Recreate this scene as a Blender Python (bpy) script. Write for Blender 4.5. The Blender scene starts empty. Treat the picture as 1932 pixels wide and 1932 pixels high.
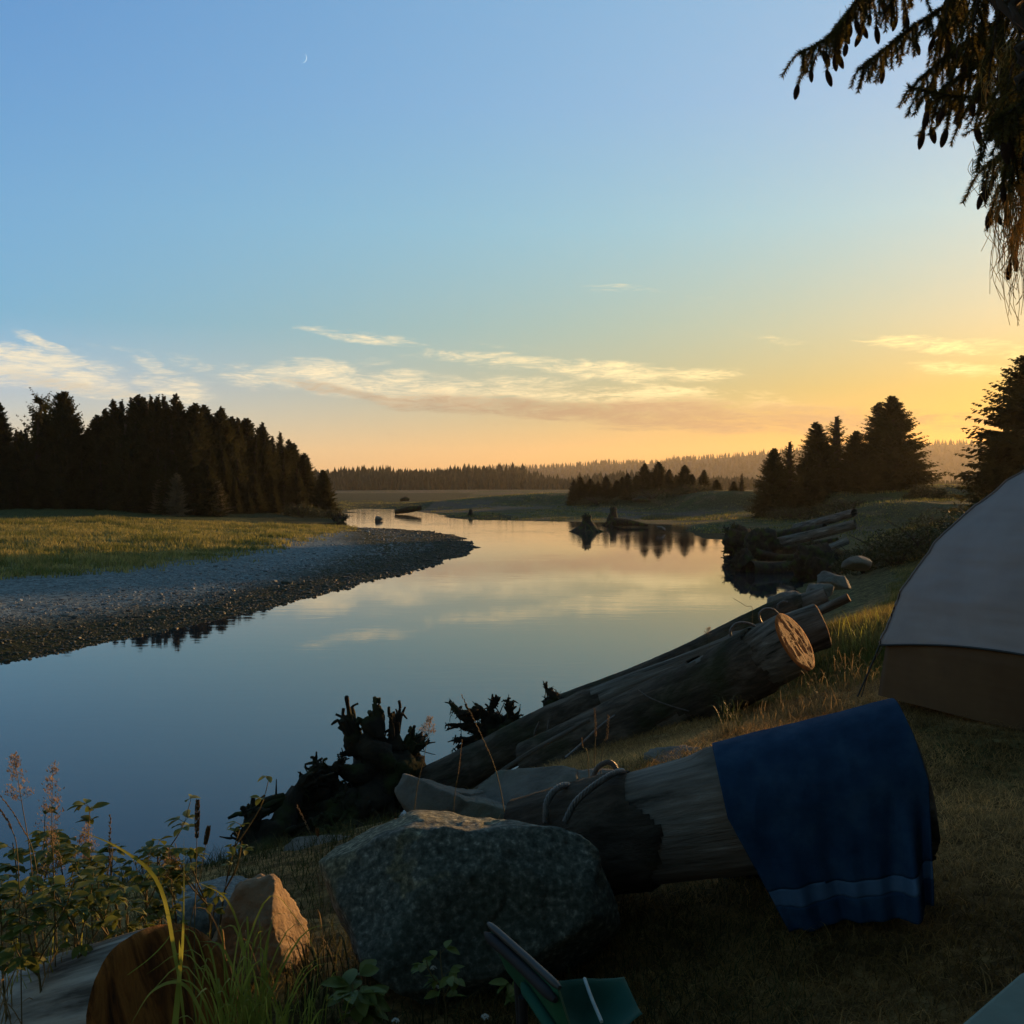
import bpy, math, random
import numpy as np
from mathutils import Vector, Matrix

S = bpy.context.scene
COL = S.collection
R = math.radians

# ------------------------------------------------------------------ camera
CAMZ = 3.6
PITCH = R(1.34)
FPX = 1970.0          # focal length in pixels of a 1932 px wide picture
cam = bpy.data.cameras.new('camera')
camo = bpy.data.objects.new('camera', cam)
COL.objects.link(camo)
S.camera = camo
camo.location = (0, 0, CAMZ)
camo.rotation_euler = (math.pi / 2 - PITCH, 0, 0)
cam.sensor_width = 36
cam.lens = 36 * FPX / 1932
cam.clip_start = 0.05
cam.clip_end = 20000

# ------------------------------------------------------------------ world
SUN_AZ, SUN_EL = R(37), R(4.2)
world = bpy.data.worlds.new('World')
S.world = world
world.use_nodes = True
WT = world.node_tree


def wn(t, **kw):
    n = WT.nodes.new(t)
    for k, v in kw.items():
        setattr(n, k, v)
    return n


def wl(a, b):
    WT.links.new(a, b)


def wmath(op, a, b=None, c=None, clamp=False):
    n = wn('ShaderNodeMath', operation=op, use_clamp=clamp)
    for i, v in enumerate((a, b, c)):
        if v is None:
            continue
        if isinstance(v, (int, float)):
            n.inputs[i].default_value = v
        else:
            wl(v, n.inputs[i])
    return n.outputs[0]


def wmix(f, a, b, mode='MIX'):
    n = wn('ShaderNodeMix', data_type='RGBA', blend_type=mode)
    n.clamp_factor = True
    for sock, v in ((n.inputs[0], f), (n.inputs[6], a), (n.inputs[7], b)):
        if isinstance(v, (int, float)):
            sock.default_value = v
        elif isinstance(v, tuple):
            sock.default_value = (*v, 1)
        else:
            wl(v, sock)
    return n.outputs[2]


def build_world():
    sky = wn('ShaderNodeTexSky', sky_type='NISHITA')
    sky.sun_disc = False
    sky.sun_elevation = SUN_EL
    sky.sun_rotation = SUN_AZ
    sky.air_density = 1.2
    sky.dust_density = 0.5
    sky.ozone_density = 5
    tc = wn('ShaderNodeTexCoord')
    sep = wn('ShaderNodeSeparateXYZ')
    wl(tc.outputs['Generated'], sep.inputs[0])
    X, Y, Z = sep.outputs
    el = wmath('ARCSINE', Z)
    az = wmath('ARCTAN2', X, Y)
    # response of the evening air: compress the range of the sky and tint it
    sc = wn('ShaderNodeSeparateColor')
    wl(sky.outputs[0], sc.inputs[0])
    cc = wn('ShaderNodeCombineColor')
    for i, g in enumerate((0.6, 0.5, 0.5)):
        wl(wmath('POWER', wmath('MULTIPLY', sc.outputs[i], 0.1), g), cc.inputs[i])
    knots = [.035, .09, .15, .24, .34, .45]
    A = [[3.7, 2.40, 2.3], [2.50, 1.80, 2.3], [1.304, 1.488, 1.936], [1.55, 1.40, 1.80], [1.45, 1.30, 1.74], [1.25, 1.16, 1.703]]
    B = [[1.72, .76, 0.075], [1.62, .94, 0.22], [1.92, 1.26, 0.68], [1.98, 1.6, 1.26], [2.15, 1.596, 1.528], [2.4, 1.724, 1.637]]

    def ramp(tab):
        r = wn('ShaderNodeValToRGB')
        e = r.color_ramp.elements
        while len(e) < 6:
            e.new(0.5)
        for i in range(6):
            e[i].position = knots[i]
            e[i].color = (*[v / 4 for v in tab[i]], 1)
        wl(Z, r.inputs[0])
        return r.outputs[0]
    hl = wmath('SQRT', wmath('ADD', wmath('MULTIPLY', X, X), wmath('ADD', wmath('MULTIPLY', Y, Y), 1e-4)))
    hd = wmath('DIVIDE', wmath('ADD', wmath('MULTIPLY', X, math.sin(SUN_AZ)), wmath('MULTIPLY', Y, math.cos(SUN_AZ))), hl)
    t = wmath('DIVIDE', wmath('SUBTRACT', hd, 0.3), 0.7, clamp=True)
    tint = wmix(t, ramp(A), ramp(B))
    base = wmix(1.0, cc.outputs[0], tint, 'MULTIPLY')
    vm = wn('ShaderNodeVectorMath', operation='SCALE')
    wl(base, vm.inputs[0])
    vm.inputs['Scale'].default_value = 40.0      # x4 for the ramp, x10 because Background is 0.1
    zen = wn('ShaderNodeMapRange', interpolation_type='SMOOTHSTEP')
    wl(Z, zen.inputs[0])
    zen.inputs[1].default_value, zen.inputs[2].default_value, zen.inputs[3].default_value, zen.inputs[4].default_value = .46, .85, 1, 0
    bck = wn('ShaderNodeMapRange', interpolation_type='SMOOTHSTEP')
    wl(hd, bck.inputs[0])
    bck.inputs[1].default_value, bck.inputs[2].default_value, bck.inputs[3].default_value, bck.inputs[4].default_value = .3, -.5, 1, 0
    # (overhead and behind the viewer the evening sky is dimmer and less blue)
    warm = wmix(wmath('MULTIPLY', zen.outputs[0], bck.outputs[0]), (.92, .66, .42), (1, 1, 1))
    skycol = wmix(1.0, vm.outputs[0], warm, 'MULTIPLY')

    # clouds live in direction space: u = azimuth, v = elevation
    comb = wn('ShaderNodeCombineXYZ')
    wl(az, comb.inputs[0])
    wl(el, comb.inputs[1])
    duv = comb.outputs[0]

    def noise(scale, detail, rough, sx=1, sy=1, rot=0, off=0, dist=0):
        m = wn('ShaderNodeMapping')
        m.inputs['Rotation'].default_value = (0, 0, rot)
        m.inputs['Scale'].default_value = (sx, sy, 1)
        m.inputs['Location'].default_value = (off, off * 1.7, off * .3)
        wl(duv, m.inputs[0])
        n = wn('ShaderNodeTexNoise')
        n.inputs['Scale'].default_value = scale
        n.inputs['Detail'].default_value = detail
        n.inputs['Roughness'].default_value = rough
        n.inputs['Distortion'].default_value = dist
        wl(m.outputs[0], n.inputs[0])
        return n
    # warp the ellipses
    wn1 = noise(9, 4, .55, 1, 3, 0, 3.1)
    wv = wn('ShaderNodeVectorMath', operation='SUBTRACT')
    wl(wn1.outputs[1], wv.inputs[0])
    wv.inputs[1].default_value = (.5, .5, .5)
    ws = wn('ShaderNodeVectorMath', operation='MULTIPLY')
    wl(wv.outputs[0], ws.inputs[0])
    ws.inputs[1].default_value = (.10, .030, 0)
    wa = wn('ShaderNodeVectorMath', operation='ADD')
    wl(duv, wa.inputs[0])
    wl(ws.outputs[0], wa.inputs[1])
    warped = wa.outputs[0]

    def blob(u, v, ru, rv, tilt, s):
        a = math.atan((u - 966) / FPX)
        e = math.atan((920 - v) / FPX * math.cos(a))
        mu = wn('ShaderNodeMapping', vector_type='TEXTURE')
        wl(warped, mu.inputs[0])
        mu.inputs['Location'].default_value = (a, e, 0)
        mu.inputs['Rotation'].default_value = (0, 0, R(-tilt))
        mu.inputs['Scale'].default_value = (ru / FPX, rv / FPX, 1)
        ln = wn('ShaderNodeVectorMath', operation='LENGTH')
        wl(mu.outputs[0], ln.inputs[0])
        mr = wn('ShaderNodeMapRange', interpolation_type='SMOOTHERSTEP')
        wl(ln.outputs['Value'], mr.inputs[0])
        mr.inputs[1].default_value = 1.75
        mr.inputs[2].default_value = 0.15
        mr.inputs[3].default_value = 0
        mr.inputs[4].default_value = s
        return mr.outputs[0]

    def allof(lst):
        o = None
        for b in lst:
            x = blob(*b)
            o = x if o is None else wmath('MAXIMUM', o, x)
        return o
    bright = allof([(40, 690, 200, 40, 4, 1.0), (130, 715, 130, 34, 10, .9), (215, 742, 100, 26, 14, .75), (335, 728, 95, 34, 8, .8), (320, 690, 60, 16, 22, .7),
                    (125, 655, 70, 12, 22, .85), (235, 662, 90, 12, 22, .45), (390, 690, 100, 16, 20, .55), (500, 712, 90, 30, 8, .8),
                    (600, 718, 95, 34, 12, .9), (740, 732, 120, 36, 4, .95),
                    (880, 745, 150, 34, 3, .9), (1030, 735, 150, 30, 4, .75), (1230, 752, 190, 34, 4, .8),
                    (1460, 770, 210, 30, 6, .6), (690, 638, 140, 16, 4, .75), (700, 690, 90, 14, 6, .45),
                    (1000, 684, 230, 20, 2, .75), (1200, 700, 250, 24, 4, .85), (830, 676, 50, 14, 30, .55),
                    (1170, 548, 120, 12, 4, .5), (1320, 564, 90, 8, 4, .35), (1480, 642, 100, 12, 4, .5), (1500, 662, 60, 10, 4, .35),
                    (1735, 655, 140, 18, 8, .8), (1800, 698, 120, 14, 6, .7), (1890, 660, 80, 18, 8, .65), (830, 520, 60, 7, 0, .25),
                    (960, 650, 120, 10, 2, .45), (640, 600, 70, 8, 2, .3)])
    dark = allof([(700, 748, 220, 13, 7, .75), (960, 766, 330, 26, 3, .95), (1290, 784, 290, 32, 4, 1.0), (1550, 790, 220, 30, 4, .9),
                  (1180, 808, 80, 7, 2, .7), (1440, 812, 130, 8, 2, .5), (750, 820, 60, 6, 0, .4), (940, 797, 90, 6, 0, .35),
                  (1840, 800, 220, 26, 2, .6), (130, 728, 170, 16, 6, .5)])
    fn = noise(15, 10, .62, 1, 4.6, R(-8), 1.3, 1.6)
    fn2 = noise(40, 9, .66, 1, 7.5, R(-14), 5.7, 2.0)
    tex = wmath('ADD', wmath('MULTIPLY', fn.outputs[0], .62), wmath('MULTIPLY', fn2.outputs[0], .48))

    # mask grows where noise is high
    def shape(m, lo, hi):
        x = wmath('ADD', wmath('MULTIPLY', m, 1.5), wmath('MULTIPLY', wmath('SUBTRACT', tex, .56), 5.2))
        x = wmath('MULTIPLY', x, wmath('MULTIPLY', m, 1.5, clamp=True))
        mr = wn('ShaderNodeMapRange', interpolation_type='SMOOTHSTEP')
        wl(x, mr.inputs[0])
        mr.inputs[1].default_value = lo
        mr.inputs[2].default_value = hi
        return mr.outputs[0]
    ccol = wmix(t, (0.70, 0.66, 0.52), (1.05, .80, .22))
    t3 = wmath('POWER', t, 3)
    ccol = wmix(t3, (0.98, 0.86, 0.62), (1.5, 1.12, .42))
    dcol = wmix(t3, (0.36, 0.31, 0.26), (.62, .34, .13))
    mb = wmath('MULTIPLY', shape(bright, .25, 2.2), 1.0)
    md = wmath('MULTIPLY', shape(dark, .1, 1.9), .9)

    def x10(c):
        v = wn('ShaderNodeVectorMath', operation='SCALE')
        wl(c, v.inputs[0])
        v.inputs['Scale'].default_value = 10
        return v.outputs[0]
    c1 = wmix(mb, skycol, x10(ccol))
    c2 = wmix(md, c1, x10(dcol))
    bg = WT.nodes['Background']
    bg.inputs[1].default_value = 0.07      # exposed 0.51 stop brighter below
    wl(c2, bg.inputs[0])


build_world()

# ------------------------------------------------------------------ sun
sl = bpy.data.lights.new('sun', 'SUN')
sl.energy = 5.0
sl.angle = R(0.6)
sl.color = (1.0, 0.54, 0.19)
so = bpy.data.objects.new('sun', sl)
COL.objects.link(so)
SUND = Vector((math.sin(SUN_AZ) * math.cos(SUN_EL), math.cos(SUN_AZ) * math.cos(SUN_EL), math.sin(SUN_EL)))
so.rotation_euler = SUND.to_track_quat('Z', 'Y').to_euler()

S.view_settings.view_transform = 'Standard'
S.view_settings.look = 'None'
S.view_settings.gamma = 1
S.view_settings.exposure = 0.51
S.render.engine = 'CYCLES'
S.cycles.use_denoising = True
S.cycles.max_bounces = 6
S.cycles.diffuse_bounces = 3
S.cycles.glossy_bounces = 3
S.cycles.transmission_bounces = 3
S.cycles.volume_bounces = 0
S.cycles.transparent_max_bounces = 6
S.cycles.caustics_reflective = False
S.cycles.caustics_refractive = False
S.cycles.sample_clamp_indirect = 4

# ------------------------------------------------------------------ helpers
rng = np.random.default_rng(7)
random.seed(7)


def ray(u, v):
    x = (u - 966) / FPX
    y = (966 - v) / FPX
    return np.array([x, math.cos(PITCH) + y * math.sin(PITCH), -math.sin(PITCH) + y * math.cos(PITCH)])


def P(u, v, D):
    d = ray(u, v)
    return np.array([0, 0, CAMZ]) + d * (D / d[1])


def G(u, v, z=0.0):
    d = ray(u, v)
    return np.array([0, 0, CAMZ]) + d * ((z - CAMZ) / d[2])


def hash3(ix, iy, iz):
    n = (ix.astype(np.int64) * 374761393 + iy.astype(np.int64) * 668265263 + iz.astype(np.int64) * 2147483647 % 1000003)
    n = (n ^ (n >> 13)) * 1274126177
    n = n & 0x7fffffff
    n = (n ^ (n >> 16)) & 0xffff
    return n / 65535.0


def vnoise(p):
    p = np.asarray(p, float)
    if p.shape[-1] == 2:
        p = np.concatenate([p, np.zeros(p.shape[:-1] + (1,))], -1)
    i = np.floor(p)
    f = p - i
    f = f * f * (3 - 2 * f)
    i = i.astype(np.int64)
    r = 0
    for dx in (0, 1):
        wx = f[..., 0] if dx else 1 - f[..., 0]
        for dy in (0, 1):
            wy = f[..., 1] if dy else 1 - f[..., 1]
            for dz in (0, 1):
                wz = f[..., 2] if dz else 1 - f[..., 2]
                r = r + wx * wy * wz * hash3(i[..., 0] + dx, i[..., 1] + dy, (i[..., 2] + dz) * 7919)
    return r


def fbm(p, oct=4, gain=.5):
    p = np.asarray(p, float)
    a, s, t = 1.0, 0, 0
    for k in range(oct):
        s = s + a * vnoise(p * (2.03 ** k) + 17.3 * k)
        t += a
        a *= gain
    return s / t - 0.5


class MB:
    def __init__(self):
        self.v, self.f3, self.f4, self.n, self.c = [], [], [], 0, []

    def add(self, v, f, col=None):
        v = np.asarray(v, float).reshape(-1, 3)
        f = np.asarray(f, int)
        self.v.append(v)
        (self.f3 if f.shape[1] == 3 else self.f4).append(f + self.n)
        if col is not None:
            c = np.ones((len(v), 4))
            c[:, :3] = col
            self.c.append(c)
        self.n += len(v)

    def build(self, name, material, parent=None, smooth=True, loc=(0, 0, 0)):
        v = np.concatenate(self.v)
        v = v - np.asarray(loc)
        f3 = np.concatenate(self.f3) if self.f3 else np.zeros((0, 3), int)
        f4 = np.concatenate(self.f4) if self.f4 else np.zeros((0, 4), int)
        me = bpy.data.meshes.new(name)
        me.vertices.add(len(v))
        me.vertices.foreach_set('co', v.astype(np.float32).ravel())
        lo = np.concatenate([f3.ravel(), f4.ravel()])
        tot = np.concatenate([np.full(len(f3), 3), np.full(len(f4), 4)])
        st = np.concatenate([[0], np.cumsum(tot)[:-1]]) if len(tot) else np.zeros(0)
        me.loops.add(len(lo))
        me.loops.foreach_set('vertex_index', lo.astype(np.int32))
        me.polygons.add(len(tot))
        me.polygons.foreach_set('loop_start', st.astype(np.int32))
        try:
            me.polygons.foreach_set('loop_total', tot.astype(np.int32))
        except Exception:
            pass
        me.polygons.foreach_set('use_smooth', np.full(len(tot), smooth))
        if self.c:
            ca = me.color_attributes.new('tint', 'FLOAT_COLOR', 'POINT')
            ca.data.foreach_set('color', np.concatenate(self.c).astype(np.float32).ravel())
        me.update(calc_edges=True)
        me.validate()
        o = bpy.data.objects.new(name, me)
        COL.objects.link(o)
        if material:
            me.materials.append(material)
        if parent:
            o.parent = parent
        else:
            o.location = loc
        return o


def tag(o, label=None, cat=None, group=None, kind=None):
    if label:
        o['label'] = label
    if cat:
        o['category'] = cat
    if group:
        o['group'] = group
    if kind:
        o['kind'] = kind
    return o


def thing(name, label, cat, loc=(0, 0, 0), group=None, rz=0):
    o = bpy.data.objects.new(name, None)
    COL.objects.link(o)
    o.location = loc
    o.rotation_euler = (0, 0, rz)
    o.empty_display_size = .1
    return tag(o, label, cat, group)


def resample(pts, n):
    pts = np.asarray(pts, float)
    # catmull-rom through pts
    m = len(pts)
    ext = np.vstack([2 * pts[0] - pts[1], pts, 2 * pts[-1] - pts[-2]])
    t = np.linspace(0, m - 1 - 1e-9, n)
    i = np.floor(t).astype(int)
    f = (t - i)[:, None]
    p0, p1, p2, p3 = ext[i], ext[i + 1], ext[i + 2], ext[i + 3]
    return .5 * ((2 * p1) + (-p0 + p2) * f + (2 * p0 - 5 * p1 + 4 * p2 - p3) * f ** 2 + (-p0 + 3 * p1 - 3 * p2 + p3) * f ** 3)


def frames(p):
    t = np.gradient(p, axis=0)
    t /= np.linalg.norm(t, axis=1)[:, None] + 1e-12
    ref = np.tile(np.array([0, 0, 1.0]), (len(p), 1))
    ref[np.abs(t[:, 2]) > .95] = (1, 0, 0)
    a = np.cross(t, ref)
    a /= np.linalg.norm(a, axis=1)[:, None] + 1e-12
    b = np.cross(a, t)
    return t, a, b


def tube(mb, pts, rad, n=8, rough=0, col=None, cap=True, freq=6.0, seed=0):
    p = np.asarray(pts, float)
    m = len(p)
    rad = np.broadcast_to(np.asarray(rad, float), (m,))
    t, a, b = frames(p)
    th = np.arange(n) * 2 * math.pi / n
    ring = a[:, None, :] * np.cos(th)[None, :, None] + b[:, None, :] * np.sin(th)[None, :, None]
    rr = np.tile(rad[:, None], (1, n))
    if rough:
        q = p[:, None, :] + ring * rad[:, None, None]
        rr = rr * (1 + rough * 2 * fbm(q * freq + seed, 3))
    v = p[:, None, :] + ring * rr[:, :, None]
    v = v.reshape(-1, 3)
    i = np.arange(m - 1)[:, None] * n
    j = np.arange(n)[None, :]
    f = np.stack([i + j, i + (j + 1) % n, i + n + (j + 1) % n, i + n + j], -1).reshape(-1, 4)
    mb.add(v, f, col)
    if cap:
        for k in (0, m - 1):
            c = p[k]
            vv = np.vstack([v[k * n:(k + 1) * n], c])
            ff = np.array([[q, (q + 1) % n, n] if k else [(q + 1) % n, q, n] for q in range(n)])
            mb.add(vv, ff, col)


def icosphere(sub):
    import bmesh
    bm = bmesh.new()
    bmesh.ops.create_icosphere(bm, subdivisions=sub, radius=1)
    v = np.array([x.co[:] for x in bm.verts])
    f = np.array([[y.index for y in x.verts] for x in bm.faces])
    bm.free()
    return v, f


ICO = {k: icosphere(k) for k in (1, 2, 3, 4, 5, 6)}


# ------------------------------------------------------------------ materials
def mat(name, stops, scale=4.0, detail=6, rough=.8, bump=.3, bscale=None, stretch=(1, 1, 1), spec=.3, transl=0,
        attr=None, bdist=.02, dist=0, coords='Object', second=None, voro=None):
    """noise-driven colour between stops [(pos,(r,g,b)),...], bump from a finer noise."""
    m = bpy.data.materials.new(name)
    m.use_nodes = True
    nt = m.node_tree
    N = nt.nodes
    L = nt.links
    bs = N['Principled BSDF']
    bs.inputs['Roughness'].default_value = rough
    bs.inputs['Specular IOR Level'].default_value = spec
    tc = N.new('ShaderNodeTexCoord')
    mp = N.new('ShaderNodeMapping')
    mp.inputs['Scale'].default_value = stretch
    L.new(tc.outputs[coords], mp.inputs[0])
    no = N.new('ShaderNodeTexNoise')
    no.inputs['Scale'].default_value = scale
    no.inputs['Detail'].default_value = detail
    no.inputs['Roughness'].default_value = .62
    no.inputs['Distortion'].default_value = dist
    L.new(mp.outputs[0], no.inputs[0])
    r = N.new('ShaderNodeValToRGB')
    e = r.color_ramp.elements
    while len(e) < len(stops):
        e.new(.5)
    for i, (p, c) in enumerate(stops):
        e[i].position = p
        e[i].color = (*c, 1)
    L.new(no.outputs[0], r.inputs[0])
    col = r.outputs[0]
    if second:      # (colour, scale, lo, hi, amount)
        n2 = N.new('ShaderNodeTexNoise')
        n2.inputs['Scale'].default_value = second[1]
        n2.inputs['Detail'].default_value = 5
        L.new(tc.outputs[coords], n2.inputs[0])
        mr = N.new('ShaderNodeMapRange')
        L.new(n2.outputs[0], mr.inputs[0])
        mr.inputs[1].default_value = second[2]
        mr.inputs[2].default_value = second[3]
        mr.inputs[4].default_value = second[4]
        mx = N.new('ShaderNodeMix')
        mx.data_type = 'RGBA'
        L.new(mr.outputs[0], mx.inputs[0])
        L.new(col, mx.inputs[6])
        mx.inputs[7].default_value = (*second[0], 1)
        col = mx.outputs[2]
    if attr:
        at = N.new('ShaderNodeAttribute')
        at.attribute_name = attr
        mx = N.new('ShaderNodeMix')
        mx.data_type = 'RGBA'
        mx.blend_type = 'MULTIPLY'
        mx.inputs[0].default_value = 1
        L.new(col, mx.inputs[6])
        L.new(at.outputs['Color'], mx.inputs[7])
        col = mx.outputs[2]
    L.new(col, bs.inputs['Base Color'])
    if bump:
        if voro:
            bn = N.new('ShaderNodeTexVoronoi')
            bn.inputs['Scale'].default_value = voro
            L.new(mp.outputs[0], bn.inputs[0])
            h = bn.outputs[0]
        else:
            bn = N.new('ShaderNodeTexNoise')
            bn.inputs['Scale'].default_value = bscale or scale * 3
            bn.inputs['Detail'].default_value = 8
            bn.inputs['Roughness'].default_value = .7
            L.new(mp.outputs[0], bn.inputs[0])
            h = bn.outputs[0]
        bp = N.new('ShaderNodeBump')
        bp.inputs['Strength'].default_value = bump
        bp.inputs['Distance'].default_value = bdist
        L.new(h, bp.inputs['Height'])
        L.new(bp.outputs[0], bs.inputs['Normal'])
    if transl:
        tr = N.new('ShaderNodeBsdfTranslucent')
        L.new(col, tr.inputs[0])
        ms = N.new('ShaderNodeMixShader')
        ms.inputs[0].default_value = transl
        L.new(bs.outputs[0], ms.inputs[1])
        L.new(tr.outputs[0], ms.inputs[2])
        L.new(ms.outputs[0], N['Material Output'].inputs[0])
    return m


M = {}
M['needles_dark'] = mat('spruce_needles', [(.3, (.025, .03, .010)), (.7, (.085, .075, .026))], 1.5, 3, .8, 0, transl=.35, spec=.1)
M['needles_far'] = mat('far_needles', [(.3, (.02, .03, .012)), (.7, (.06, .065, .03))], .3, 3, .8, 0)
M['needles_near'] = mat('bough_needles', [(.3, (.05, .05, .012)), (.7, (.17, .13, .025))], 6, 3, .6, 0, transl=.3)
M['bark_trunk'] = mat('spruce_bark', [(.3, (.03, .022, .016)), (.7, (.09, .065, .045))], 12, 6, .9, .6, 30)
M['cone'] = mat('cone_scales', [(.3, (.05, .025, .012)), (.7, (.12, .06, .03))], 60, 3, .8, .9, voro=260, bdist=.01)
M['bark'] = mat('log_bark', [(.25, (.022, .017, .013)), (.5, (.095, .075, .058)), (.75, (.23, .185, .145))], 9, 9, .95, 1.0, 22,
                (.32, 1, 1), .2, dist=.6, bdist=.06, second=((.035, .05, .015), 2.2, .5, .68, .6))
M['grey_wood'] = mat('weathered_wood', [(.36, (.03, .027, .022)), (.46, (.14, .125, .105)), (.58, (.21, .19, .165)), (.68, (.38, .35, .31))], 15, 10, .85, 1.0, 24,
                     (.07, 1, 1), .2, dist=.3, bdist=.05, second=((.13, .085, .05), 1.6, .5, .7, .6))
M['silver_wood'] = mat('silvery_bare_wood', [(.36, (.05, .045, .038)), (.46, (.18, .165, .145)), (.58, (.28, .26, .23)), (.68, (.46, .43, .39))], 15, 10, .85, 1.0, 24,
                      (.07, 1, 1), .2, dist=.3, bdist=.05, second=((.20, .12, .07), 1.6, .5, .7, .5))
M['bleached'] = mat('bleached_wood', [(.36, (.07, .068, .062)), (.46, (.22, .22, .205)), (.6, (.44, .44, .41))], 16, 9, .8, .8, 22,
                     (.06, 1, 1), .25, dist=.2, bdist=.03)
M['split_cut'] = mat('split_cut_wood', [(.3, (.025, .010, .005)), (.45, (.22, .075, .015)), (.6, (.50, .19, .04)), (.75, (.10, .04, .015))], 9, 9, .85, 1.0, 20,
                    (1, 1.6, .3), .2, dist=1.2, bdist=.07)
M['cut_wood'] = mat('cut_wood', [(.25, (.10, .032, .008)), (.5, (.42, .13, .022)), (.8, (.62, .25, .055))], 16, 8, .8, .8, 34,
                    (1, 1, .22), .2, dist=.3, bdist=.05)
M['old_cut'] = mat('old_cut_wood', [(.25, (.03, .011, .004)), (.5, (.14, .05, .016)), (.8, (.30, .12, .04))], 13, 8, .85, 1.0, 26,
                   (1, 1, .22), .2, dist=.4, bdist=.05)
M['root'] = mat('root_wood', [(.3, (.012, .010, .007)), (.6, (.04, .032, .02)), (.8, (.07, .055, .03))], 6, 8, .95, .9, 18, bdist=.04,
                second=((.045, .065, .012), 2.5, .48, .66, .85))
M['moss'] = mat('hanging_moss', [(.3, (.03, .04, .01)), (.7, (.09, .10, .03))], 8, 4, .95, .3)
M['lichen'] = mat('beard_lichen', [(.3, (.34, .24, .08)), (.7, (.62, .45, .17))], 8, 4, .95, 0, transl=.45)
M['rock'] = mat('grey_rock', [(.25, (.07, .065, .055)), (.5, (.15, .14, .12)), (.75, (.25, .225, .185))], 3.2, 10, .85, .8, 9,
                bdist=.05, second=((.07, .085, .045), 1.7, .48, .66, .55))
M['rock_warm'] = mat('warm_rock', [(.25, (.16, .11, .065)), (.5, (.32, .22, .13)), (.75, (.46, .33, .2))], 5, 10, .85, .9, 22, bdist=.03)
M['rock_blue'] = mat('speckled_rock', [(.3, (.06, .08, .09)), (.48, (.13, .165, .18)), (.6, (.20, .24, .25)), (.78, (.42, .46, .46))], 42, 10, .8, .7, 55,
                     bdist=.012, second=((.05, .06, .04), 1.3, .5, .7, .6))
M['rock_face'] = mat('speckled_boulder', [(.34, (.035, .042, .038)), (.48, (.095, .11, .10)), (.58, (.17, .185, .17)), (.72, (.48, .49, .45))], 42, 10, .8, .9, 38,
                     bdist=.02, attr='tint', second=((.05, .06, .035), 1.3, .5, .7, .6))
M['cable'] = mat('steel_cable', [(.3, (.07, .06, .052)), (.7, (.17, .15, .135))], 30, 3, .5, .2, 60, spec=.4)
M['straw'] = mat('dry_grass', [(.3, (.6, .6, .6)), (.7, (1, 1, 1))], 3, 2, .7, 0, attr='tint', transl=.45)
M['cobble'] = mat('wet_cobble', [(.3, (.5, .5, .5)), (.7, (1, 1, 1))], 5, 4, .6, .3, 30, attr='tint', spec=.5)

# ------------------------------------------------------------------ terrain
SHORE_PX = [  # river outline, clockwise; points on z = 0
    # near bank, left to right
    (-900, 1800), (0, 1760), (250, 1730), (430, 1690), (560, 1665), (780, 1575), (860, 1510), (1000, 1440), (1100, 1390), (1280, 1290),
    (1400, 1215), (1485, 1140), (1500, 1112), (1560, 1085), (1600, 1040), (1530, 1020), (1450, 1016), (1375, 1018), (1330, 1016),
    (1293, 1004), (1293, 992), (1262, 990), (1215, 989), (1150, 986), (1040, 984), (950, 982), (870, 980), (842, 976), (826, 970),
    (800, 966), (745, 961), (690, 959), (655, 963), (648, 969), (665, 975), (640, 983), (620, 990), (645, 997), (690, 996), (750, 998),
    (800, 1002), (850, 1009), (878, 1018), (898, 1036), (872, 1050), (800, 1070), (700, 1098), (600, 1122), (500, 1150), (400, 1172),
    (300, 1192), (200, 1212), (130, 1229), (0, 1254), (-300, 1315), (-900, 1480)]
SHORE = np.array([G(u, v, 0)[:2] for u, v in SHORE_PX])
POOLS = [np.array([G(u, v, 0.12)[:2] for u, v in q]) for q in (
    [(1205, 975), (1235, 968), (1310, 970), (1285, 979), (1215, 980)],
    [(1300, 942), (1370, 937), (1450, 939), (1400, 944)],
    [(815, 948), (900, 941), (1040, 940), (1010, 945), (900, 947), (830, 950)],
    [(665, 965), (700, 962), (760, 966), (700, 968)],
)]


def seg_dist(px, py, poly):
    d = np.full(px.shape, 1e9)
    inside = np.zeros(px.shape, bool)
    n = len(poly)
    for i in range(n):
        x1, y1 = poly[i]
        x2, y2 = poly[(i + 1) % n]
        ex, ey = x2 - x1, y2 - y1
        t = np.clip(((px - x1) * ex + (py - y1) * ey) / (ex * ex + ey * ey + 1e-12), 0, 1)
        d = np.minimum(d, np.hypot(px - x1 - t * ex, py - y1 - t * ey))
        c = ((y1 > py) != (y2 > py)) & (px < (x2 - x1) * (py - y1) / (y2 - y1 + 1e-12) + x1)
        inside ^= c
    return d, inside


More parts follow.
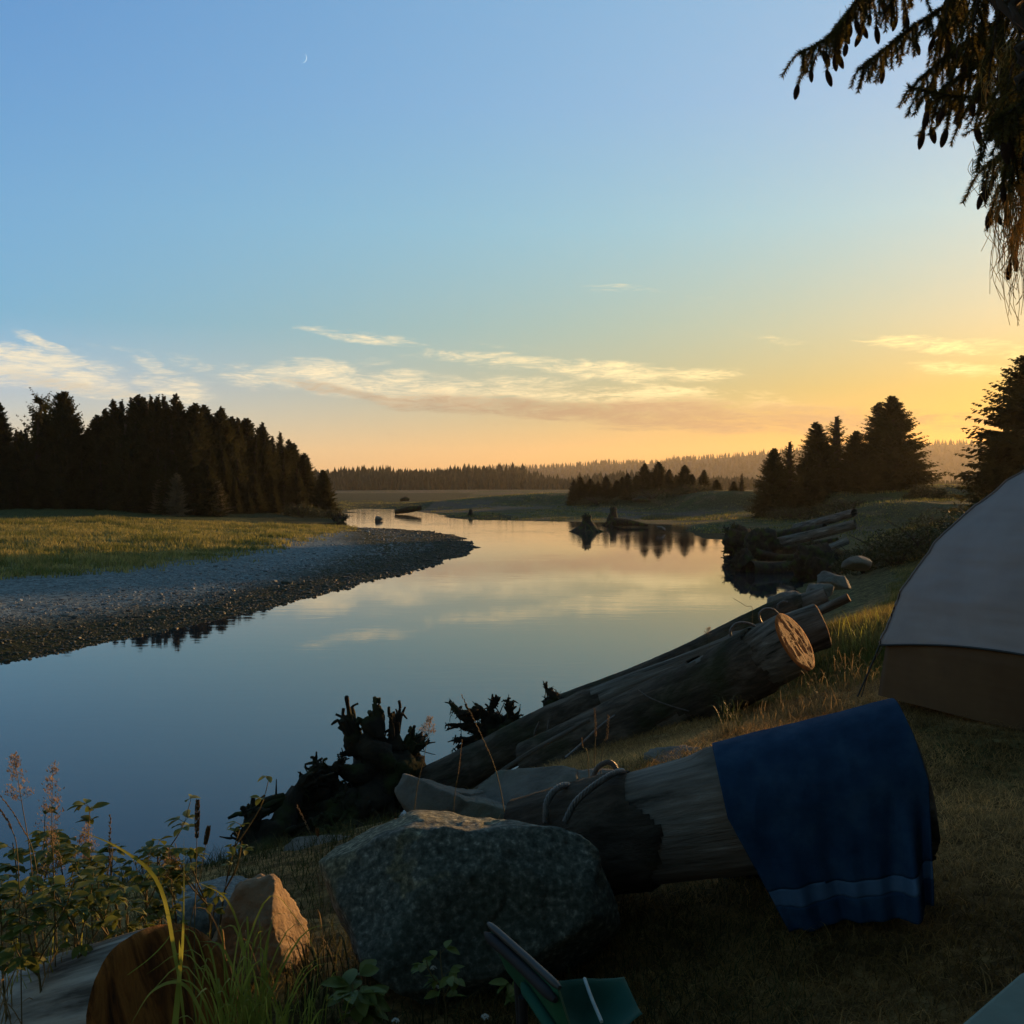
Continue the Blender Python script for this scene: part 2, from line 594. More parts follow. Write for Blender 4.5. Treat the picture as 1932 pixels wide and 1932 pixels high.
CTRL = np.array([  # x, y, cap height, shore slope length, weight radius
    (0, 0, 2.0, 2.6), (0, 3.4, 1.95, 2.6), (1.5, 4.4, 2.02, 2.6), (3, 5.5, 2.08, 2.2), (3.5, 7, 2.10, 2.2), (2.6, 8.8, 2.32, 3), (-3, 2.5, 1.8, 3), (6, 10, 2.3, 2.5), (0, -20, 2.3, 4), (10, 18, 2.35, 4), (7, 4, 2.05, 2.6), (-30, -5, 1.8, 4),
    (12, 28, 2.3, 4.5), (18, 42, 2.2, 5), (30, 45, 2.4, 5), (26, 60, 2.3, 6), (22, 72, 1.3, 8), (16, 85, .55, 9), (24, 92, .75, 12), (33, 86, 2.6, 8), (18, 110, .6, 15),
    (8, 120, .5, 14), (0, 140, .4, 14), (10, 170, .7, 14), (14, 190, 2.6, 12), (22, 168, 2.9, 10), (31, 152, 3.1, 10), (28, 125, 1.0, 10), (14, 135, .45, 10), (22, 138, .6, 10), (8, 152, .5, 10), (18, 152, .8, 10), (27, 138, 1.0, 10), (26, 108, .7, 10), (33, 118, 1.1, 10), (36, 108, 3.2, 8), (45, 110, 3.6, 8), (60, 100, 3.9, 8), (50, 70, 3.0, 8),
    (70, 160, 4, 10), (20, 260, 1.4, 20), (-10, 260, .8, 20), (-30, 220, .5, 20), (-40, 400, 1.5, 20), (30, 500, 2.5, 20),
    (-13, 38, .55, 12), (-8, 50, .42, 10), (-5, 58, .3, 9), (-24, 42, .7, 12), (-25, 62, .95, 14), (-20, 75, .85, 12), (-45, 70, 1.0, 14), (-16, 92, .6, 8), (-20, 100, .8, 8), (-24, 108, 1.6, 9),
    (-45, 105, 1.6, 9), (-60, 90, 1.3, 12), (-35, 125, 2.2, 10), (-18, 130, .5, 8), (-60, 150, 2.5, 12), (-40, 32, .8, 12), (-100, 60, 1.2, 14)], float)


def cap_at(x, y):
    d2 = (x[..., None] - CTRL[:, 0]) ** 2 + (y[..., None] - CTRL[:, 1]) ** 2
    w = 1 / (d2 + 1.0) ** 2
    w /= w.sum(-1, keepdims=True)
    return (w * CTRL[:, 2]).sum(-1), (w * CTRL[:, 3]).sum(-1)


def hgt(x, y, full=False):
    x = np.asarray(x, float)
    y = np.asarray(y, float)
    sd, ins = seg_dist(x, y, SHORE)
    s = np.where(ins, -sd, sd)
    wob = fbm(np.stack([x, y], -1) * .35, 3) * np.clip(np.hypot(x, y) / 40, .2, 1.6)
    s2 = s + wob
    cap, L = cap_at(x, y)
    h = np.where(s2 > 0, cap * (1 - np.exp(-(np.maximum(s2, 0) / L) ** 1.35)), np.maximum(s2 * .35, -1.2))
    r = np.hypot(x, y)
    p2 = np.stack([x, y], -1)
    bump = fbm(p2 * .22, 4) * .22 + fbm(p2 * .9 + 9, 3) * .10 + fbm(p2 * 3.1 + 4, 3) * .045
    land = np.clip(s2 / 4, 0, 1)
    leftbar = (x < 0) & (y > 14)
    h = h + bump * land * np.where(leftbar, .5, 1) * np.clip(r / 9 + .12, 0, 1) * np.clip(400 / (r + 1), 0, 1)
    for q in POOLS:
        pd, pi = seg_dist(x, y, q)
        ps = np.where(pi, -pd, pd)
        k = np.clip(1 - ps / 16, 0, 1) ** 1.5
        h = np.where(pi, np.minimum(h, -.05), h * (1 - k) + .03 * k)
    if full:
        return h, s2
    return h


def h1(x, y):
    return float(hgt(np.array([x]), np.array([y]))[0])


MEADOW = np.array([G(u, v, .7)[:2] for u, v in [(-1500, 1200), (-500, 1120), (0, 1072), (120, 1066), (250, 1056), (400, 1038), (520, 1016), (620, 998), (650, 990),
                                                (648, 984), (600, 980), (500, 979), (350, 984), (200, 983), (0, 988), (-500, 988), (-1500, 1000)]])


def build_terrain():
    a = np.concatenate([np.linspace(-180, -42, 46, endpoint=False), np.linspace(-42, -31, 22, endpoint=False),
                        np.linspace(-31, 31, 520, endpoint=False), np.linspace(31, 60, 40, endpoint=False), np.linspace(60, 180, 40, endpoint=False)])
    a = np.radians(a)
    r = np.concatenate([np.geomspace(.25, 3.0, 24, endpoint=False), np.geomspace(3.0, 220, 560, endpoint=False), np.geomspace(220, 3900, 60)])
    A, RR = np.meshgrid(a, r)
    X = RR * np.sin(A)
    Y = RR * np.cos(A)
    H, sd = hgt(X.ravel(), Y.ravel(), True)
    X, Y = X.ravel(), Y.ravel()
    n = len(a)
    mr = len(r)
    i = np.arange(mr - 1)[:, None] * n
    j = np.arange(n)[None, :]
    f = np.stack([i + j, i + n + j, i + n + (j + 1) % n, i + (j + 1) % n], -1).reshape(-1, 4)[:, ::-1]
    p2 = np.stack([X, Y], -1)
    # base colours of what the ground is made of
    col = np.zeros((len(X), 3))
    n1 = fbm(p2 * .5, 4)
    n2 = fbm(p2 * .12 + 40, 4)
    n3 = fbm(p2 * 2.5 + 3, 3)

    def mixc(mask, c):
        nonlocal col
        mask = np.clip(mask, 0, 1)[:, None]
        col = col * (1 - mask) + np.asarray(c) * mask
    # right flats: mud and short green
    col[:] = (.06, .066, .028)
    mixc((n2 + .05) * 6, (.055, .075, .026))
    mixc((n1 - .03) * 6, (.095, .085, .045))
    mixc((fbm(p2 * .05 + 11, 3) - .02) * 8, (.085, .08, .06))
    # far side
    # left bar: pale gravel
    left = (X < -0) & (Y > 16) & (Y < 135) | ((X < 2) & (Y > 16) & (Y < 84))
    right_far = (Y > 72) & (X > -14) & (Y < 100) & (X < 16)
    gravel = np.where(left | right_far, 1.0, 0)
    mixc(gravel, (.155, .20, .21))
    mixc(gravel * np.clip(n3 * 3, 0, 1) * .5, (.20, .235, .235))
    wetw = 4.3 + n1 * 2 + np.clip((Y - 38) / 6, 0, 5)
    wet = np.clip((wetw - sd) / 2.6, 0, 1) * gravel
    mixc(wet, (.026, .032, .010))
    # meadow
    md, mi = seg_dist(X, Y, MEADOW)
    ms = np.where(mi, md, -md) + n1 * 4
    mead = np.clip(ms / 1.2, 0, 1)
    mixc(mead, (.12, .125, .04))
    mixc(mead * np.clip(n1 * 6, 0, 1), (.22, .19, .07))
    mixc(np.where((X < -19) & (Y > 74) & (Y < 400), 1.0, 0) * np.clip((sd - 3) / 4, 0, 1), (.055, .07, .025))
    # forest floor
    ff = np.clip((Y - 98 + n1 * 6) / 6, 0, 1) * np.where(X < -14, 1, 0) * np.where(Y < 400, 1, 0)
    mixc(ff, (.035, .045, .018))
    # near bank: dry grass over soil
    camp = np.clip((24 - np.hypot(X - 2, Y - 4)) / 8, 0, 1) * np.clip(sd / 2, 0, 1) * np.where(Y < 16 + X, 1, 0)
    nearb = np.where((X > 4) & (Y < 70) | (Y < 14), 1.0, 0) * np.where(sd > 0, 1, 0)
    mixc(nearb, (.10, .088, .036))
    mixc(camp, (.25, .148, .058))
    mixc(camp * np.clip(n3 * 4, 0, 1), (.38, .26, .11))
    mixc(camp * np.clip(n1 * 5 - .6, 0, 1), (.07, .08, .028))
    mb = MB()
    # drop the river bed well away from the shore colour
    mixc(np.clip(-sd / 1.5, 0, 1), (.02, .024, .016))
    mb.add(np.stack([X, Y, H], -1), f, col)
    # centre cap
    c = len(X)
    mb.add(np.vstack([np.stack([X[:n], Y[:n], H[:n]], -1), [[0, 0, H[:n].mean()]]]),
           np.array([[q, (q + 1) % n, n] for q in range(n)])[:, ::-1], np.vstack([col[:n], col[:1]]))
    m = bpy.data.materials.new('river_ground')
    m.use_nodes = True
    nt = m.node_tree
    N, L = nt.nodes, nt.links
    bs = N['Principled BSDF']
    at = N.new('ShaderNodeAttribute')
    at.attribute_name = 'tint'
    tc = N.new('ShaderNodeTexCoord')
    vo = N.new('ShaderNodeTexVoronoi')
    vo.inputs['Scale'].default_value = 9
    L.new(tc.outputs['Object'], vo.inputs[0])
    no = N.new('ShaderNodeTexNoise')
    no.inputs['Scale'].default_value = 22
    no.inputs['Detail'].default_value = 8
    no.inputs['Roughness'].default_value = .7
    L.new(tc.outputs['Object'], no.inputs[0])
    hs = N.new('ShaderNodeSeparateColor')
    L.new(vo.outputs['Color'], hs.inputs[0])
    k1 = N.new('ShaderNodeMapRange')
    L.new(hs.outputs[0], k1.inputs[0])
    k1.inputs[3].default_value = .5
    k1.inputs[4].default_value = 1.5
    k2 = N.new('ShaderNodeMapRange')
    L.new(no.outputs[0], k2.inputs[0])
    k2.inputs[1].default_value = .3
    k2.inputs[2].default_value = .7
    k2.inputs[3].default_value = .35
    k2.inputs[4].default_value = 1.6
    mu = N.new('ShaderNodeMath')
    mu.operation = 'MULTIPLY'
    L.new(k1.outputs[0], mu.inputs[0])
    L.new(k2.outputs[0], mu.inputs[1])
    vs = N.new('ShaderNodeVectorMath')
    vs.operation = 'SCALE'
    L.new(at.outputs['Color'], vs.inputs[0])
    L.new(mu.outputs[0], vs.inputs['Scale'])
    L.new(vs.outputs[0], bs.inputs['Base Color'])
    bs.inputs['Roughness'].default_value = .95
    bs.inputs['Specular IOR Level'].default_value = .08
    bp = N.new('ShaderNodeBump')
    bp.inputs['Strength'].default_value = .8
    bp.inputs['Distance'].default_value = .05
    ad = N.new('ShaderNodeMath')
    ad.operation = 'MULTIPLY_ADD'
    L.new(vo.outputs['Distance'], ad.inputs[0])
    ad.inputs[1].default_value = -1
    L.new(no.outputs[0], ad.inputs[2])
    L.new(ad.outputs[0], bp.inputs['Height'])
    L.new(bp.outputs[0], bs.inputs['Normal'])
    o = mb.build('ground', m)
    tag(o, kind='structure')


build_terrain()


def build_water():
    m = bpy.data.materials.new('river_water')
    m.use_nodes = True
    N, L = m.node_tree.nodes, m.node_tree.links
    bs = N['Principled BSDF']
    bs.inputs['Base Color'].default_value = (.012, .022, .03, 1)
    bs.inputs['Roughness'].default_value = .015
    bs.inputs['IOR'].default_value = 1.333
    tc = N.new('ShaderNodeTexCoord')
    mp = N.new('ShaderNodeMapping')
    mp.inputs['Scale'].default_value = (.5, 1.5, 1)
    L.new(tc.outputs['Object'], mp.inputs[0])
    n1 = N.new('ShaderNodeTexNoise')
    n1.inputs['Scale'].default_value = 1.1
    n1.inputs['Detail'].default_value = 4
    n1.inputs['Distortion'].default_value = 1.0
    L.new(mp.outputs[0], n1.inputs[0])
    # patches where the current roughens the surface
    n2 = N.new('ShaderNodeTexNoise')
    n2.inputs['Scale'].default_value = .09
    n2.inputs['Detail'].default_value = 3
    L.new(tc.outputs['Object'], n2.inputs[0])
    mr = N.new('ShaderNodeMapRange')
    L.new(n2.outputs[0], mr.inputs[0])
    mr.inputs[1].default_value = .5
    mr.inputs[2].default_value = .68
    mr.inputs[3].default_value = .010
    mr.inputs[4].default_value = .045
    # the riffle by the bar and along its edge
    sp = N.new('ShaderNodeSeparateXYZ')
    L.new(tc.outputs['Object'], sp.inputs[0])
    ri = N.new('ShaderNodeMapRange')
    L.new(sp.outputs[1], ri.inputs[0])
    ri.inputs[1].default_value = 62
    ri.inputs[2].default_value = 80
    ri.inputs[4].default_value = .05
    ad = N.new('ShaderNodeMath')
    ad.operation = 'ADD'
    L.new(mr.outputs[0], ad.inputs[0])
    L.new(ri.outputs[0], ad.inputs[1])
    bp = N.new('ShaderNodeBump')
    bp.inputs['Distance'].default_value = .12
    L.new(ad.outputs[0], bp.inputs['Strength'])
    L.new(n1.outputs[0], bp.inputs['Height'])
    L.new(bp.outputs[0], bs.inputs['Normal'])
    mb = MB()
    k = 64
    th = np.arange(k) * 2 * math.pi / k
    v = np.stack([np.cos(th) * 700, np.sin(th) * 700, th * 0], -1)
    mb.add(np.vstack([v, [[0, 0, 0]]]), np.array([[i, (i + 1) % k, k] for i in range(k)]))
    o = mb.build('water', m, smooth=False)
    tag(o, kind='structure')


build_water()

# ------------------------------------------------------------------ vegetation builders
def blades(mb, base, h, w, az, bend, col, seg=3):
    """tapered grass blades; base (N,3)"""
    base = np.asarray(base, float)
    n = len(base)
    h = np.broadcast_to(h, (n,))
    w = np.broadcast_to(w, (n,))
    bend = np.broadcast_to(bend, (n,))
    d = np.stack([np.sin(az), np.cos(az), np.zeros(n)], -1)
    side0 = rng.uniform(0, 2 * math.pi, n)
    side = np.stack([np.cos(side0), np.sin(side0), np.zeros(n)], -1)
    V = []
    for k in range(seg + 1):
        t = k / seg
        ang = bend * t
        # arc: integrate roughly
        ctr = base + d * (h * np.sin(ang * .6) * t * .95)[:, None] + np.array([0, 0, 1.0]) * (h * t * np.cos(ang * .6))[:, None]
        ww = (w * (1 - t) ** .8)[:, None] * .5
        if k < seg:
            V += [ctr - side * ww, ctr + side * ww]
        else:
            V += [ctr]
    V = np.stack(V, 1)
    m = V.shape[1]
    o = (np.arange(n) * m)[:, None]
    f4 = np.concatenate([o + np.array([[2 * k, 2 * k + 1, 2 * k + 3, 2 * k + 2]]) for k in range(seg - 1)])
    f3 = o + np.array([[2 * seg - 2, 2 * seg - 1, 2 * seg]])
    c = np.repeat(np.broadcast_to(col, (n, 3)), m, 0)
    start = mb.n
    mb.add(V.reshape(-1, 3), f4, c)
    mb.f3.append(f3 + start)


def conifer_mesh(h, r, seed, levels=26, per=7, sprays=9, droop=.25, base=.06, sparse=0.0, flat=.8, ragged=.25, up=.1, jag=1.0, crown_start=0.0):
    g = np.random.default_rng(seed)
    cr, tk = MB(), MB()
    lean = g.normal(0, .012, 2)
    zs = np.linspace(0, h, 14)
    tp = np.stack([lean[0] * zs + .02 * h * .2 * np.sin(zs / h * 3 + seed), lean[1] * zs, zs], -1)
    tube(tk, tp, np.linspace(h * .018 + .03, .01, 14), 7, .1, cap=False, seed=seed)
    for L in range(levels):
        f = (L + g.uniform(-.3, .3)) / (levels - 1)
        f = min(max(f, 0), 1)
        z = h * (base + crown_start + (1 - base - crown_start) * f)
        q = 1 - (z / h)
        prof = q ** flat * (1 if q < .8 else 1 - (q - .8) * 1.0)
        for k in range(per if f < .85 else max(4, per - 2)):
            if g.random() < sparse:
                continue
            a = g.uniform(0, 2 * math.pi)
            ln = r * prof * g.uniform(1 - ragged, 1 + ragged * .6) + .035 * r
            if g.random() < .12:
                ln *= g.uniform(.35, .7)
            d = np.array([math.cos(a), math.sin(a), 0])
            sd = np.array([-d[1], d[0], 0])
            slope = up + (1 - q) * .55
            s = np.linspace(0, 1, sprays + 1)
            z0 = z + g.normal(0, h * .008)
            x0 = np.array([np.interp(z, zs, tp[:, 0]), np.interp(z, zs, tp[:, 1]), z0])
            p = x0 + d * (ln * s)[:, None] + np.array([0, 0, 1.0]) * (ln * (slope * s - droop * (1.3 - (1 - q) * .9) * s ** 1.5 * 1.6 + .22 * s ** 3))[:, None]
            # spine as a thin ribbon
            wdt = .012 * h / 10 + ln * .02
            vs = np.concatenate([p - sd * wdt * (1 - s)[:, None], p + sd * wdt * (1 - s)[:, None]])
            m = sprays + 1
            ff = np.array([[i, i + 1, m + i + 1, m + i] for i in range(sprays)])
            cr.add(vs, ff)
            # side sprays
            for sgn in (-1, 1):
                ss = (np.arange(sprays) + g.uniform(.1, .9, sprays)) / sprays
                pb = x0 + d * (ln * ss)[:, None] + np.array([0, 0, 1.0]) * (ln * (slope * ss - droop * (1.3 - (1 - q) * .9) * ss ** 1.5 * 1.6 + .22 * ss ** 3))[:, None]
                sl = (ln * .34 * (1.05 - ss) + .045 * r) * g.uniform(.55, 1.25, sprays) * jag
                ang = R(48) + g.normal(0, .25, sprays)
                dr = d[None] * np.cos(ang)[:, None] + sgn * sd[None] * np.sin(ang)[:, None]
                dz = g.normal(-.28, .22, sprays)
                dr = dr + np.array([0, 0, 1.0]) * dz[:, None]
                tip = pb + dr * sl[:, None]
                perp = np.cross(dr, [0, 0, 1.0])
                perp = perp * .25 + np.array([0, 0, 1.0]) * g.uniform(-.9, .9, sprays)[:, None] * .5 + d * .4
                perp /= np.linalg.norm(perp, axis=1)[:, None]
                wd = (sl * .15 + .0022 * h)[:, None]
                mid = pb + dr * (sl * .45)[:, None]
                v = np.stack([pb, mid - perp * wd, tip, mid + perp * wd - np.array([0, 0, 1]) * wd * .6], 1).reshape(-1, 3)
                i = np.arange(sprays)[:, None] * 4
                cr.add(v, i + np.array([[0, 1, 2, 3]]))
                # a second, hanging spray
                tip2 = pb + dr * (sl * .55)[:, None] - np.array([0, 0, 1.0]) * (sl * g.uniform(.25, .6, sprays))[:, None]
                v = np.stack([pb, mid + perp * wd * .8, tip2], 1).reshape(-1, 3)
                i = np.arange(sprays)[:, None] * 3
                cr.add(v, i + np.array([[0, 1, 2]]))
    return cr, tk


def conifer_thing(name, label, cat, group, crmesh, tkmesh, loc, h, rz, wide=1.0):
    """crmesh / tkmesh: mesh data of unit-height trees"""
    root = thing(name, label, cat, loc, group, rz)
    for nm, me in (('trunk', tkmesh), ('crown', crmesh)):
        o = bpy.data.objects.new(nm, me)
        COL.objects.link(o)
        o.parent = root
    root.scale = (h * wide, h * wide, h)
    return root


def proto(args, m1, m2):
    cr, tk = conifer_mesh(**args)
    res = []
    for b, m, nm in ((cr, m1, 'crown'), (tk, m2, 'trunk')):
        o = b.build(nm, m, smooth=False)
        me = o.data
        bpy.data.objects.remove(o)
        res.append(me)
    return res


# unit-height tree shapes (height 1 so they can be scaled)
PR = []
for sd_, kw in enumerate([
        dict(r=.24, levels=46, per=12, sprays=12), dict(r=.21, levels=46, per=11, sprays=11, droop=.3), dict(r=.28, levels=44, per=12, sprays=13, flat=.8),
        dict(r=.23, levels=38, per=9, sprays=11, ragged=.45, sparse=.12), dict(r=.31, levels=42, per=12, sprays=14, flat=.78, droop=.2), dict(r=.18, levels=44, per=10, sprays=9, ragged=.4)]):
    PR.append(proto(dict(h=1.0, seed=sd_ + 1, **kw), M['needles_dark'], M['bark_trunk']))
BROAD = proto(dict(h=1.0, r=.34, seed=31, levels=44, per=13, sprays=15, flat=.6, droop=.22, ragged=.25), M['needles_dark'], M['bark_trunk'])
AIRY = proto(dict(h=1.0, r=.30, seed=32, levels=26, per=5, sprays=10, flat=.35, droop=.1, ragged=.5, sparse=.3, up=.35, crown_start=.3), M['needles_dark'], M['bark_trunk'])
SPIKY = proto(dict(h=1.0, r=.20, seed=33, levels=26, per=7, sprays=8, flat=.8, droop=.05, ragged=.4, up=.25), M['needles_dark'], M['bark_trunk'])
M['needles_lit'] = mat('sunlit_tone_needles', [(.3, (.09, .08, .04)), (.7, (.26, .20, .11))], 2, 3, .7, 0, transl=.2)  # sunlight on the small spruces painted in as lighter needles
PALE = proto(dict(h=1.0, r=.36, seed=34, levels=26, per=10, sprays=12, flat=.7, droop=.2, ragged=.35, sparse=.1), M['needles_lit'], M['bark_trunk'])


def top_line(u):
    return np.interp(u, [-200, 0, 22, 60, 120, 150, 168, 215, 262, 330, 350, 420, 450, 500, 540, 575, 595, 615, 640],
                     [760, 765, 800, 790, 750, 800, 800, 757, 748, 747, 766, 766, 780, 797, 820, 850, 878, 893, 935])


def ground_at(u, D):
    x = (u - 966) / FPX * D
    return x, D, h1(x, D)


def plant_tree(u, D, vtop, pr, label, group=None, name='spruce_tree', cat='tree', wide=1.0, sink=.15):
    x, y, z = ground_at(u, D)
    ztop = P(u, vtop, D)[2]
    h = max(ztop - z, 1.0) + sink
    return conifer_thing(name, label, cat, group, pr[0], pr[1], (x, y, z - sink), h, random.uniform(0, 6.28), wide)


FG = 'spruces of the wood across the river'
plant_tree(-8, 108, 762, PR[2], 'dark spruce cut by the left edge of the photo, beside the thin bare-topped tree', FG, wide=1.15)
plant_tree(78, 112, 752, AIRY, 'thin open-crowned spruce with a nest, left of the broad domed spruce', FG)
plant_tree(121, 108, 742, BROAD, 'broad dome-topped spruce standing apart at the left of the wood', FG, wide=.85)
plant_tree(50, 104, 810, PR[1], 'short dark spruce below the thin open-crowned tree', FG)
named = [(185, 785, 0, 'dark spruce at the left end of the long ridge of the wood'), (214, 757, 1, 'pointed spruce second from the gap in the wood'),
         (262, 747, 0, 'tall pointed spruce with level drooping boughs near the left of the ridge'), (330, 746, 3, 'tallest ragged spruce of the wood, ahead of the slope down'),
         (292, 756, 5, 'slim spruce between the two tallest tops of the wood'), (238, 758, 5, 'narrow spruce between two pointed tops of the wood'),
         (362, 764, 2, 'blunt spruce just right of the tallest ragged one')]
for u, vt, k, lb in named:
    plant_tree(u, 108, vt, PR[k], lb, FG, wide=1.4)
def SAME2(row, u):
    part = 'left end' if u < 170 else 'middle' if u < 400 else 'right-hand slope'
    return ('dark spruce in the skyline of the wood, ' if row < 2 else 'dark spruce within the mass of the wood, ' if row < 4 else 'low spruce in the front edge of the wood, ') + part + ' across the river'


for row, (D0, dv, nn) in enumerate([(112, 0, 44), (108, 10, 36), (104, 34, 30), (101, 70, 26), (99, 105, 20)]):
    for k in range(nn):
        u = -190 + (k + random.random() * .8) * 815 / nn
        if row == 0 and (-30 < u < 175):
            dv2 = 70
        else:
            dv2 = 0
        D = D0 + max(0, u - 380) / 250 * 24 + random.uniform(-1.2, 1.2)
        vt = top_line(u) + abs(random.gauss(0, 9)) + dv + dv2 + (random.uniform(0, 35) if row > 1 else 0)
        base_v = 920 + (CAMZ - 1.2) * FPX / D
        if base_v - vt < 22:
            continue
        plant_tree(u, D, vt, PR[random.choice((0, 1, 2, 3, 5, 2, 4))], SAME2(row, u), FG, wide=random.uniform(1.15, 1.6))
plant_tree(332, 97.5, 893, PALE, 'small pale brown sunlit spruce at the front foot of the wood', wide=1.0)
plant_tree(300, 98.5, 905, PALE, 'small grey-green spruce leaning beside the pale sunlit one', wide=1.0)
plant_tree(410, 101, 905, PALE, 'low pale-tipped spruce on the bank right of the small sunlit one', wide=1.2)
plant_tree(612, 124, 888, PR[4], 'bushy dark spruce at the right tip of the wood by the water', wide=1.3)
plant_tree(560, 118, 900, BROAD, 'wide low dark spruce near the right tip of the wood', wide=1.1)
# nest in the airy tree
x, y, z = ground_at(80, 112)

# spruces on the right bank
RB = 'spruces on the right bank ahead of the sunset'
for u, D, vt, pr, w, lb in [
        (1457, 108, 848, PR[4], 1.0, 'short dense spruce at the left end of the right-bank clump'),
        (1489, 112, 834, SPIKY, 1.35, 'thin gappy spruce with a curled top, second in the right-bank clump'),
        (1547, 110, 798, PR[2], 1.35, 'dense pointed spruce left of the thin twin-topped one on the right bank'),
        (1577, 113, 786, SPIKY, 1.6, 'spindly tall spruce in the dip between two dense ones on the right bank'),
        (1612, 112, 815, PR[4], 1.2, 'round-shouldered spruce left of the two tallest on the right bank'),
        (1655, 114, 762, PR[3], 1.5, 'narrow-topped tall spruce, left of the two tallest on the right bank'),
        (1687, 110, 750, PR[4], 1.25, 'tallest and widest spruce of the right bank with long level boughs'),
        (1632, 106, 850, PR[2], 1.4, 'low dark spruce in front of the two tallest on the right bank'),
        (1522, 107, 862, PR[4], 1.2, 'low bushy spruce at the foot of the dense pointed one'),
        (1712, 112, 842, BROAD, 1.0, 'wide skirted spruce at the right foot of the tallest one')]:
    plant_tree(u, D, vt, pr, lb, RB, wide=w * 1.35)
plant_tree(1958, 62, 672, BROAD, 'large dark spruce at the right edge above the tent', wide=1.7)
plant_tree(1878, 60, 838, PR[4], 'lower spruce against the left skirt of the large right-edge one', wide=1.5)
HB = 'small trees on the far bank'
small = [(1083, 906), (1097, 900), (1112, 904), (1128, 908), (1146, 899), (1163, 906), (1184, 893), (1214, 875), (1244, 872), (1228, 893), (1260, 886), (1291, 878), (1307, 895), (1326, 887), (1200, 897), (1275, 896), (1172, 900)]
for i, (u, vt) in enumerate(small):
    lb = {7: 'tallest left one of the two highest small trees on the far bank', 8: 'slightly higher right one of the two tallest small far-bank trees',
          11: 'cone-shaped small tree on the far bank right of the tallest pair', 13: 'small tree ending the far-bank row at its right', 0: 'small tree starting the far-bank row at its left'}.get(i, 'little dark spruce inside the far-bank row')
    plant_tree(u, 165 + random.uniform(-4, 6), vt, PR[(0, 2, 4)[i % 3]], lb, HB, wide=1.7)
plant_tree(1400, 150, 893, SPIKY, 'lone spindly young spruce left of the right-bank clump', wide=1.8)
plant_tree(1384, 152, 908, PR[4], 'tiny spruce beside the lone spindly young one', wide=2)
plant_tree(1352, 158, 905, PR[4], 'tiny round spruce between the far-bank row and the lone spindly one', wide=2)

# ------------------------------------------------------------------ shrubs
M['leaf_dark'] = mat('shrub_leaf', [(.3, (.03, .035, .012)), (.7, (.09, .085, .03))], 4, 3, .6, 0, transl=.3)


def shrub(name, label, cat, c, rx, ry, rz_, n, leaf, group=None, mt=None, seed=1, stems=9):
    g = np.random.default_rng(seed)
    root = thing(name, label, cat, c, group)
    mb, st = MB(), MB()
    d = g.normal(0, 1, (n, 3))
    d /= np.linalg.norm(d, axis=1)[:, None]
    d[:, 2] = np.abs(d[:, 2])
    rad = g.uniform(.35, 1, n) ** .5 * (1 + .9 * fbm(d * 2.2 + seed, 3))
    p = d * rad[:, None] * np.array([rx, ry, rz_])
    e1 = g.normal(0, 1, (n, 3))
    e1 /= np.linalg.norm(e1, axis=1)[:, None]
    e2 = np.cross(e1, g.normal(0, 1, (n, 3)))
    e2 /= np.linalg.norm(e2, axis=1)[:, None]
    l = leaf * g.uniform(.5, 1.3, n)[:, None]
    v = np.stack([p - e1 * l, p + e2 * l * .35, p + e1 * l, p - e2 * l * .35], 1).reshape(-1, 3)
    mb.add(v, np.arange(n)[:, None] * 4 + np.array([[0, 1, 2, 3]]))
    for k in range(stems):
        a = g.uniform(0, 6.28)
        e = np.array([math.cos(a) * rx * g.uniform(.3, .9), math.sin(a) * ry * g.uniform(.3, .9), rz_ * g.uniform(.6, 1.1)])
        tube(st, resample([[0, 0, -.1], e * .5 + [0, 0, .1], e], 6), np.linspace(.03, .006, 6) * max(rx, .5), 5)
    mb.build('foliage', mt or M['leaf_dark'], root, smooth=False)
    st.build('stem', M['bark_trunk'], root)
    return root


for i, (u, D, rx, rzz, lb) in enumerate([
        (1772, 95, .95, 1.15, 'small round bush on the skyline right of the tallest right-bank spruce'),
        (1738, 98, 1.6, 1.3, 'low ragged bush touching the right skirt of the tallest right-bank spruce'),
        (1690, 34, 1.7, 1.05, 'dark bramble bush above the grass slope, right of the driftwood pile'),
        (1760, 33, 2.0, 1.25, 'dark bramble bush close to the left side of the tent top'),
        (1632, 37, 1.3, .95, 'leafy bush at the upper end of the grey driftwood logs'),
        (1850, 34, 2.4, 1.4, 'large brown-green bush behind the tent roof'),
        (1500, 100, 3.0, 1.0, 'low hummock of brush under the right-bank spruces'),
        (1600, 98, 3.4, 1.1, 'long low brush under the tallest right-bank spruces'),
        (1130, 160, 4.0, 1.3, 'low brush line under the left small trees of the far bank'),
        (1230, 160, 5.0, 1.5, 'low brush line under the tallest pair of small far-bank trees'),
        (1310, 158, 4.0, 1.3, 'low brush line at the right end of the far-bank trees'),
        (570, 112, 2.6, 1.6, 'green brush at the foot of the wood near the river'),
        (620, 118, 1.8, .9, 'brush on the bank at the right tip of the wood')]):
    x, y, z = ground_at(u, D)
    shrub('bush', lb, 'bush', (x, y, z), rx, rx * .8, rzz, int(2600 if D < 60 else 1500), .075 if D < 60 else .16, seed=40 + i)

# ------------------------------------------------------------------ far hills and woods
M['hill_ground'] = mat('hill_ground', [(.3, (.03, .035, .02)), (.7, (.06, .06, .03))], .02, 4, .9, 0)


